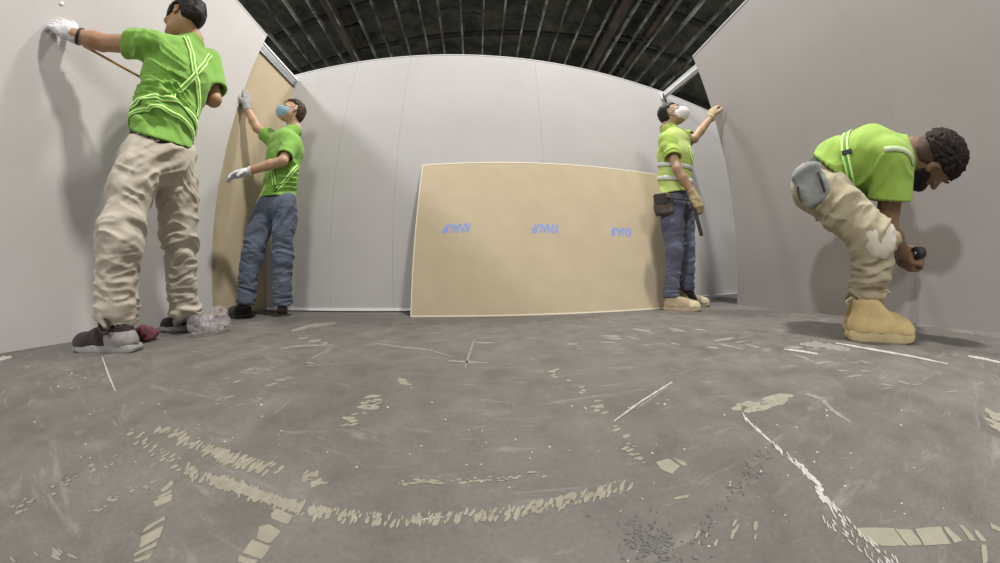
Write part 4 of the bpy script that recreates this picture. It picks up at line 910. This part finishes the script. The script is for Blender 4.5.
hair_obj(Rb.H, Rb.root, M['hair'], front=0.075, thick=0.008, sideburn=0.0, nape=-0.06, bumps=(50,0.005), seed=9); eyes(Rb.H, Rb.root, M['iris'])
mask_obj(Rb.H, Rb.root, M['mask_white'], 'cup')
Rb.glove('L', M['glove_tan']); Rb.glove('R', M['glove_tan'])
hl, hr = A(655,192,2.0), A(694,196,2.0); hemn = np.array([-0.10,0.05,1.0])
sR_ = Rb.shirt(M['lime_yellow'], (hl+hr)/2 + np.array([0,0,0.03]), hemn, sleeve=0.62, g=0.014, arm_r=0.068, cuff_r=0.072, folds=[fold(A(668,150,1.9), 0.2, (0.3,0.2,1), 24, 0.022, 0.3, 81)])
vest = Rb.shirt(M['vest'], (hl+hr)/2, hemn, sleeve=0.1, g=0.030, sleeves='', flare=0.008, name='vest', folds=[fold(A(675,180,1.9), 0.25, (0.6,-0.6,0.3), 14, 0.016, 0.2, 84)], collar=0.0, vs=0.006)
bvh = bvh_of(vest)
for yy, lb_ in ((164.5, 'upper'), (178, 'lower')):
    h3 = hits(bvh, [(659,yy+0.5),(667,yy),(690,yy+3)])
    if len(h3) == 3: strap_on('reflective_band', vest, loop_path(vest, h3, 80), 0.021, vest, M['silver'], closed=True, lanes=(-1,0,1), idx=(0,0))
h2 = hits(bvh, [(688,146),(690,156),(692,166),(694,176)])
if len(h2) > 2: strap_on('vest_edge', vest, h2, 0.008, vest, M['strap_bright'], n=16, lanes=(-1,0,1), idx=(0,0))
tc = (A(655,192,2.0)+A(694,196,2.0))/2 + np.array([0,0,0.03])
Rb.trousers(M['denim_dark'], (0.084,0.068,0.058), tc, (0,0,1), ends=dict(L=A(687,290,2.07), R=A(671,297,1.95)), folds=leg_folds(Rb,'L',91,0.65)+leg_folds(Rb,'R',96,0.65), g=0.010)
Rb.socks(M['belt_dark'])
pc = A(661.5,205,1.90); fwd = V3(ray(661,205)); rt = unit(np.cross(fwd,(0,0,1)))
pch = sculpt('tool_pouch', [(Box(pc, [rt, np.cross(rt,(0,0,1)), (0.05,0,1)], (0.058,0.045,0.085), 0.02), 0.01), (Box(pc + rt*0.045 + np.array([0,0,0.0]), [rt, np.cross(rt,(0,0,1)), (0,0,1)], (0.045,0.035,0.075), 0.015), 0.02)], 0.006, M['brown_leather'], Rb.root, folds=[rumple(14, 0.010, 5)])
mb = MB(); mb.box(Vector(pc + np.array([0,0,0.035]) - unit(np.array([fwd[0],fwd[1],0]))*0.048), (Vector(rt), Vector(unit(np.cross(rt,(0,0,1)))), ZV), (0.045,0.004,0.04), 0, 0.003); mb.build('pouch_flap', M['black_leather'], pch)
mb = MB(); mb.tube([A(657,196,1.93), A(672,198,1.83), A(686,200,1.87), A(693,201,1.98)], 0.012, 8, flat=0.5); mb.build('tool_belt', M['black_leather'], Rb.root, True)
mb = MB(); p0_, p1_ = Vector(A(691,199,1.88)), Vector(A(701.5,236,1.87)); dd = (p1_-p0_).normalized(); sd = dd.cross(Vector(fwd)).normalized(); mb.box((p0_+p1_)/2, (dd, sd, dd.cross(sd)), ((p1_-p0_).length/2, 0.014, 0.008), 0, 0.004)
mb.build('hanging_strap', M['black_leather'], Rb.root)
tan = dict(sole_h=0.028, upper=[M['tan_suede'], M['tan_toe']], sole=M['tan_suede'], laces=M['cream_lace'], collar=0.10, paint=lambda x, z, y: (x > 0.70).astype(int))
def shoe_len(par, heel_px, toe_px, ank, st, w, Ln):
    h_, t_ = V3(onfloor(*heel_px)), V3(onfloor(*toe_px)); m_ = (h_+t_)/2; d = unit(t_-h_); shoe(par, m_-d*Ln/2, m_+d*Ln/2, ank, st, w)
ra = unit(np.array([ray(680,309).y, -ray(680,309).x, 0]))     # sideways as seen by the camera
m_ = V3(onfloor(681,310.5)); shoe(Rb.root, m_ - ra*0.135, m_ + ra*0.135 + np.array([0,-0.02,0]), Rb.J['ankR'], tan, 0.046)
m_ = V3(onfloor(693,306)); shoe(Rb.root, m_ - ra*0.13, m_ + ra*0.13 + np.array([0,-0.02,0]), Rb.J['ankL'], tan, 0.046)

# ================================================================== the man bending at the right wall
wrR_ = A(903,254,1.84); wrL_ = A(905,262,1.94)
R_ = Worker('bearded man in lime shirt and khaki trousers bending over at the right wall',
    dict(head=A(933,161,1.64), neck=A(911,152,1.62), shL=A(893,160,1.77), shR=A(891,160,1.50), elR=A(887,228,1.56), wrR=wrR_, elL=A(885,225,1.80), wrL=wrL_,
         chest=A(872,157,1.62), waist=A(840,163,1.60), hipL=A(817,184,1.66), hipR=A(817,186,1.47), kneR=A(872,240,1.43), kneL=A(872,240,1.68), ankR=A(865,303,1.48), ankL=A(865,303,1.68),
         toeR=onfloor(912,342), toeL=A(905,320,1.68)*np.array([1,1,0])), M['skin_c'], (0.62,0.02,-0.85), (0.05,-1,0.0),
    dict(R=dict(d=(0.55,-0.75,-0.25), n=(0.6,0.5,-0.3), side=(0,0,1), curl=0.95, s=1.08), L=dict(d=(0.7,-0.5,-0.1), n=(1,0.2,0), side=(0,0,1), curl=0.8, s=1.05)), torso_w=1.02, hs=1.0, arm=1.22)
hair_obj(R_.H, R_.root, M['hair_curly'], front=0.060, thick=0.011, sideburn=0.025, nape=0.002, bumps=(85,0.011), seed=13, top=0.006)
hair_obj(R_.H, R_.root, M['stubble'], front=0.066, thick=0.003, sideburn=-0.03, nape=-0.05, bumps=(60,0.001), seed=14)
c, r, f, u, s_ = R_.H; P = lambda x, y, z: c + (r*x + f*y + u*z)*s_
beard = sculpt('beard', [(Ell(P(0,0.040,-0.078), [r,f,u], (0.066,0.074,0.052)), 0.02), (Ell(P(0,0.015,-0.045), [r,f,u], (0.076,0.055,0.055)), 0.02)], 0.004, M['hair'], R_.root,
    subs=[(Box(P(0,0.12,0.03), [r,f,u], (0.1,0.075,0.065), 0.01), 0.01), (Box(P(0,-0.095,-0.03), [r,f,u], (0.1,0.085,0.12), 0.01), 0.01)], folds=[rumple(70,0.004,2)])
eyes(R_.H, R_.root, M['iris'])
hl, hr = A(808,150,1.55), A(849,187,1.50); hemc = (hl+hr)/2; upn = unit(R_.waist - R_.pel); hemn = unit(np.cross(hr-hl, V3(ray(825,170)))); hemn = hemn if hemn@upn > 0 else -hemn
sRr = R_.shirt(M['lime_soft'], hemc + hemn*0.015, hemn, sleeve=0.58, g=0.026, arm_r=0.086, cuff_r=0.092, flare=0.01, folds=[fold(A(838,160,1.5), 0.22, (0.1,0.9,0.5), 22, 0.026, 0.22, 101), fold(A(870,180,1.5), 0.2, (0.1,0.4,0.8), 15, 0.022, 0.3, 104), fold(A(897,180,1.45), 0.15, (0,0.8,-0.3), 14, 0.016, 0.3, 107)],
    extra=[(ECone(A(862,168,1.60), A(884,172,1.60), R_.sh_side, R_.sh_side, (0.14,0.13), (0.14,0.12)), 0.04)])
bvh = bvh_of(sRr)
st_ = strap_on('reflective_strap', sRr, loop_path(sRr, hits(bvh, [(845,142),(846,158),(851,182)]), 80), 0.018, sRr, ST, closed=True)
bk = hits(bvh, [(847,152)])[0]; rv = ray(847,152); mb = MB(); X_ = Vector((rv.y,-rv.x,0)).normalized()
mb.box(bk - rv*0.010, (X_, ZV, X_.cross(ZV)), (0.022,0.010,0.004), 0, 0.002); mb.build('strap_buckle', M['black'], sRr)
h3 = hits(bvh, [(884,150),(893,149),(903,150),(910,155),(913,165)])
if len(h3) > 2: strap_on('reflective_band', sRr, h3, 0.015, sRr, M['dull_band'], lift=0.003, n=18, lanes=(-1,0,1), idx=(0,0))
tcn = hemn; tcc = (A(800,165,1.5)+A(838,192,1.5))/2
R_.belt(M['belt_olive'], tcc + tcn*0.02, tcn, 0.06, g=0.018)
R_.trousers(M['khaki'], (0.100,0.086,0.074), tcc, tcn, ends=dict(R=A(866,300,1.48), L=A(865,298,1.68)), folds=leg_folds(R_,'L',111,1.0)+leg_folds(R_,'R',116,1.15,1,0.9)+[fold(A(835,205,1.42), 0.2, (0,0.6,0.8), 24, 0.024, 0.25, 119)], g=0.024)
kc = A(877,236,1.345); kn_ = unit(R_.J['kneR']*0 + np.array([-0.75,-0.5,0.15]))
kq = R_.J['kneR']; kf = unit(V3((0,0,H_CAM+0.05)) - kq + np.array([0,-0.9,0.1])); 
kp = sculpt('knee_patch', [(Ell(kq + kf*0.003, [kf, unit(np.cross(kf,(0,0,1))), (0,0,1)], (0.097, 0.095, 0.105), [(kq + kf*0.064, -kf)]), 0.001)], 0.005, M['patch'], R_.root, folds=[rumple(18,0.012,4)])
# gathered hem with its drawstring ends
a0 = Vector(R_.J['ankR']); hm = MB()
ring = [Vector(A(866,295,1.48)) + Vector((math.cos(q)*0.078, math.sin(q)*0.078, 0.012*math.sin(3*q) + 0.008*math.cos(5*q))) for q in [2*math.pi*i/40 for i in range(40)]]
hm.tube(ring, 0.011, 8, closed=True); hc = hm.build('hem_cord', M['khaki'], R_.root, True)
mb = MB(); mb.tube([A(880,292,1.40), A(887,290,1.39), A(891,293,1.39)], 0.003, 6); mb.build('cord_end', M['cream_lace'], hc, True); mb = MB(); mb.tube([A(852,297,1.40), A(846,301,1.39), A(848,305,1.39)], 0.003, 6); mb.build('cord_end', M['cream_lace'], hc, True)
# grey pouch on his hip
pc = A(813,186,1.385); rv = V3(ray(813,186)); hx = unit(np.array([rv[1],-rv[0],0])); dn = unit(hx*0.30 + np.array([0,0,-1])); sdv = unit(np.cross(dn, rv))
po = sculpt('hip_pouch', [(Box(pc, [sdv, unit(np.cross(dn,sdv)), dn], (0.070,0.028,0.088), 0.024), 0.01), (Ell(A(806,176,1.42), [sdv, rv, dn], (0.065,0.06,0.05)), 0.03)], 0.0055, M['grey_cloth'], R_.root, folds=[rumple(16,0.012,7)])
bp_ = bvh_of(po); h3 = hits(bp_, [(818,172),(822,182),(825,192),(827,203)])
if len(h3) > 2: strap_on('zip', po, h3, 0.007, po, M['black'], n=14, lanes=(-1,0,1), idx=(0,0))
h3 = hits(bp_, [(799,186),(800,194),(803,202),(808,209)])
if len(h3) > 2: strap_on('edge_binding', po, h3, 0.005, po, M['black'], n=14, lanes=(-1,0,1), idx=(0,0))
bt = dict(sole_h=0.034, upper=M['wheat'], sole=M['wheat_sole'], laces=M['brown_leather'], collar=0.155, toe=1.1)
shoe(R_.root, onfloor(846,339), onfloor(913,342.5), R_.J['ankR'], bt, 0.054)
m_ = R_.J['toeL']; t_ = m_*1.0; t_[2] = 0; ddr = unit(V3(onfloor(913,342.5))-V3(onfloor(846,339))); shoe(R_.root, t_ - ddr*0.29, t_, R_.J['ankL'], bt, 0.054)
R_.socks(M['brown_leather'])
# the round dark tool pressed to the wall
tp = Vector(A(919,253,1.86)); ax = Vector((0.9,-0.35,0.05)).normalized()
mb = MB(); mb.tube([tp - ax*0.035, tp - ax*0.03, tp + ax*0.02, tp + ax*0.025], [0.024,0.030,0.030,0.024], 20)
tl = mb.build('hand_tool', M['black'], None, True); tag(tl, 'small round dark hand tool held to the right wall by the bending man', 'tool')
mb = MB(); q_ = tp - ax*0.036; mb.tube([q_, q_ - ax*0.004], [0.009,0.006], 12); mb.build('steel_cap', M['steel'], tl, True)
mb = MB(); mb.tube([tp + ax*0.02, tp + Vector((-0.02,0.05,-0.015)), tp + Vector((-0.045,0.085,-0.03))], [0.016,0.014,0.012], 12); mb.build('tool_handle', M['black'], tl, True)

# ------------------------------------------------------------------ litter by the left wall
def plastic():
    m, nt, b_ = nodes('clear_plastic', 0.10, 0.9); b_.inputs['Base Color'].default_value = (0.72,0.64,0.67,1); b_.inputs['Alpha'].default_value = 0.09
    return m
bc = V3(onfloor(212,334)); bx = unit(V3(onfloor(228,332)) - V3(onfloor(192,339)))
by = unit(np.cross((0,0,1), bx))
def crumple(P): return 0.030*(1-np.abs(2*vnoise(P*17, 3)-1)) - 0.018 + 0.016*(vnoise(P*42, 5)-0.5)
bag = sculpt('plastic_bag', [(Ell(bc + np.array([0,0,0.035]), [bx,by,(0,0,1)], (0.125,0.075,0.040)), 0.02), (Ell(bc + bx*0.05 + np.array([0,0,0.075]), [bx,by,(0,0,1)], (0.05,0.045,0.045)), 0.03), (Ell(bc - bx*0.07 + np.array([0,0,0.045]), [bx,by,(0,0,1)], (0.045,0.05,0.04)), 0.03)],
    0.005, plastic(), None, folds=[crumple], cuts_open=True, thick=0.0055)
tag(bag, 'crumpled clear plastic bag lying on the floor behind the shoes of the nearest left man', 'plastic bag')
mn = min((bag.matrix_world @ v.co).z for v in bag.data.vertices)
bag.location.z -= mn
rc = V3(onfloor(146,342)); rg = sculpt('crumpled_rag', [(Ell(rc + np.array([0,0,0.03]), [(1,0,0),(0,1,0),(0,0,1)], (0.035,0.05,0.032)), 0.01), (Ell(rc + np.array([-0.01,0.04,0.02]), [(1,0,0),(0,1,0),(0,0,1)], (0.03,0.04,0.022)), 0.02)],
    0.005, cloth('maroon_cloth', (0.10,0.030,0.040), (0.17,0.06,0.07), 20), None, folds=[rumple(28,0.026,6)])
tag(rg, 'small crumpled maroon rag on the floor just behind the grey heel', 'rag')
mn = min(v.co.z for v in rg.data.vertices); rg.location.z -= mn
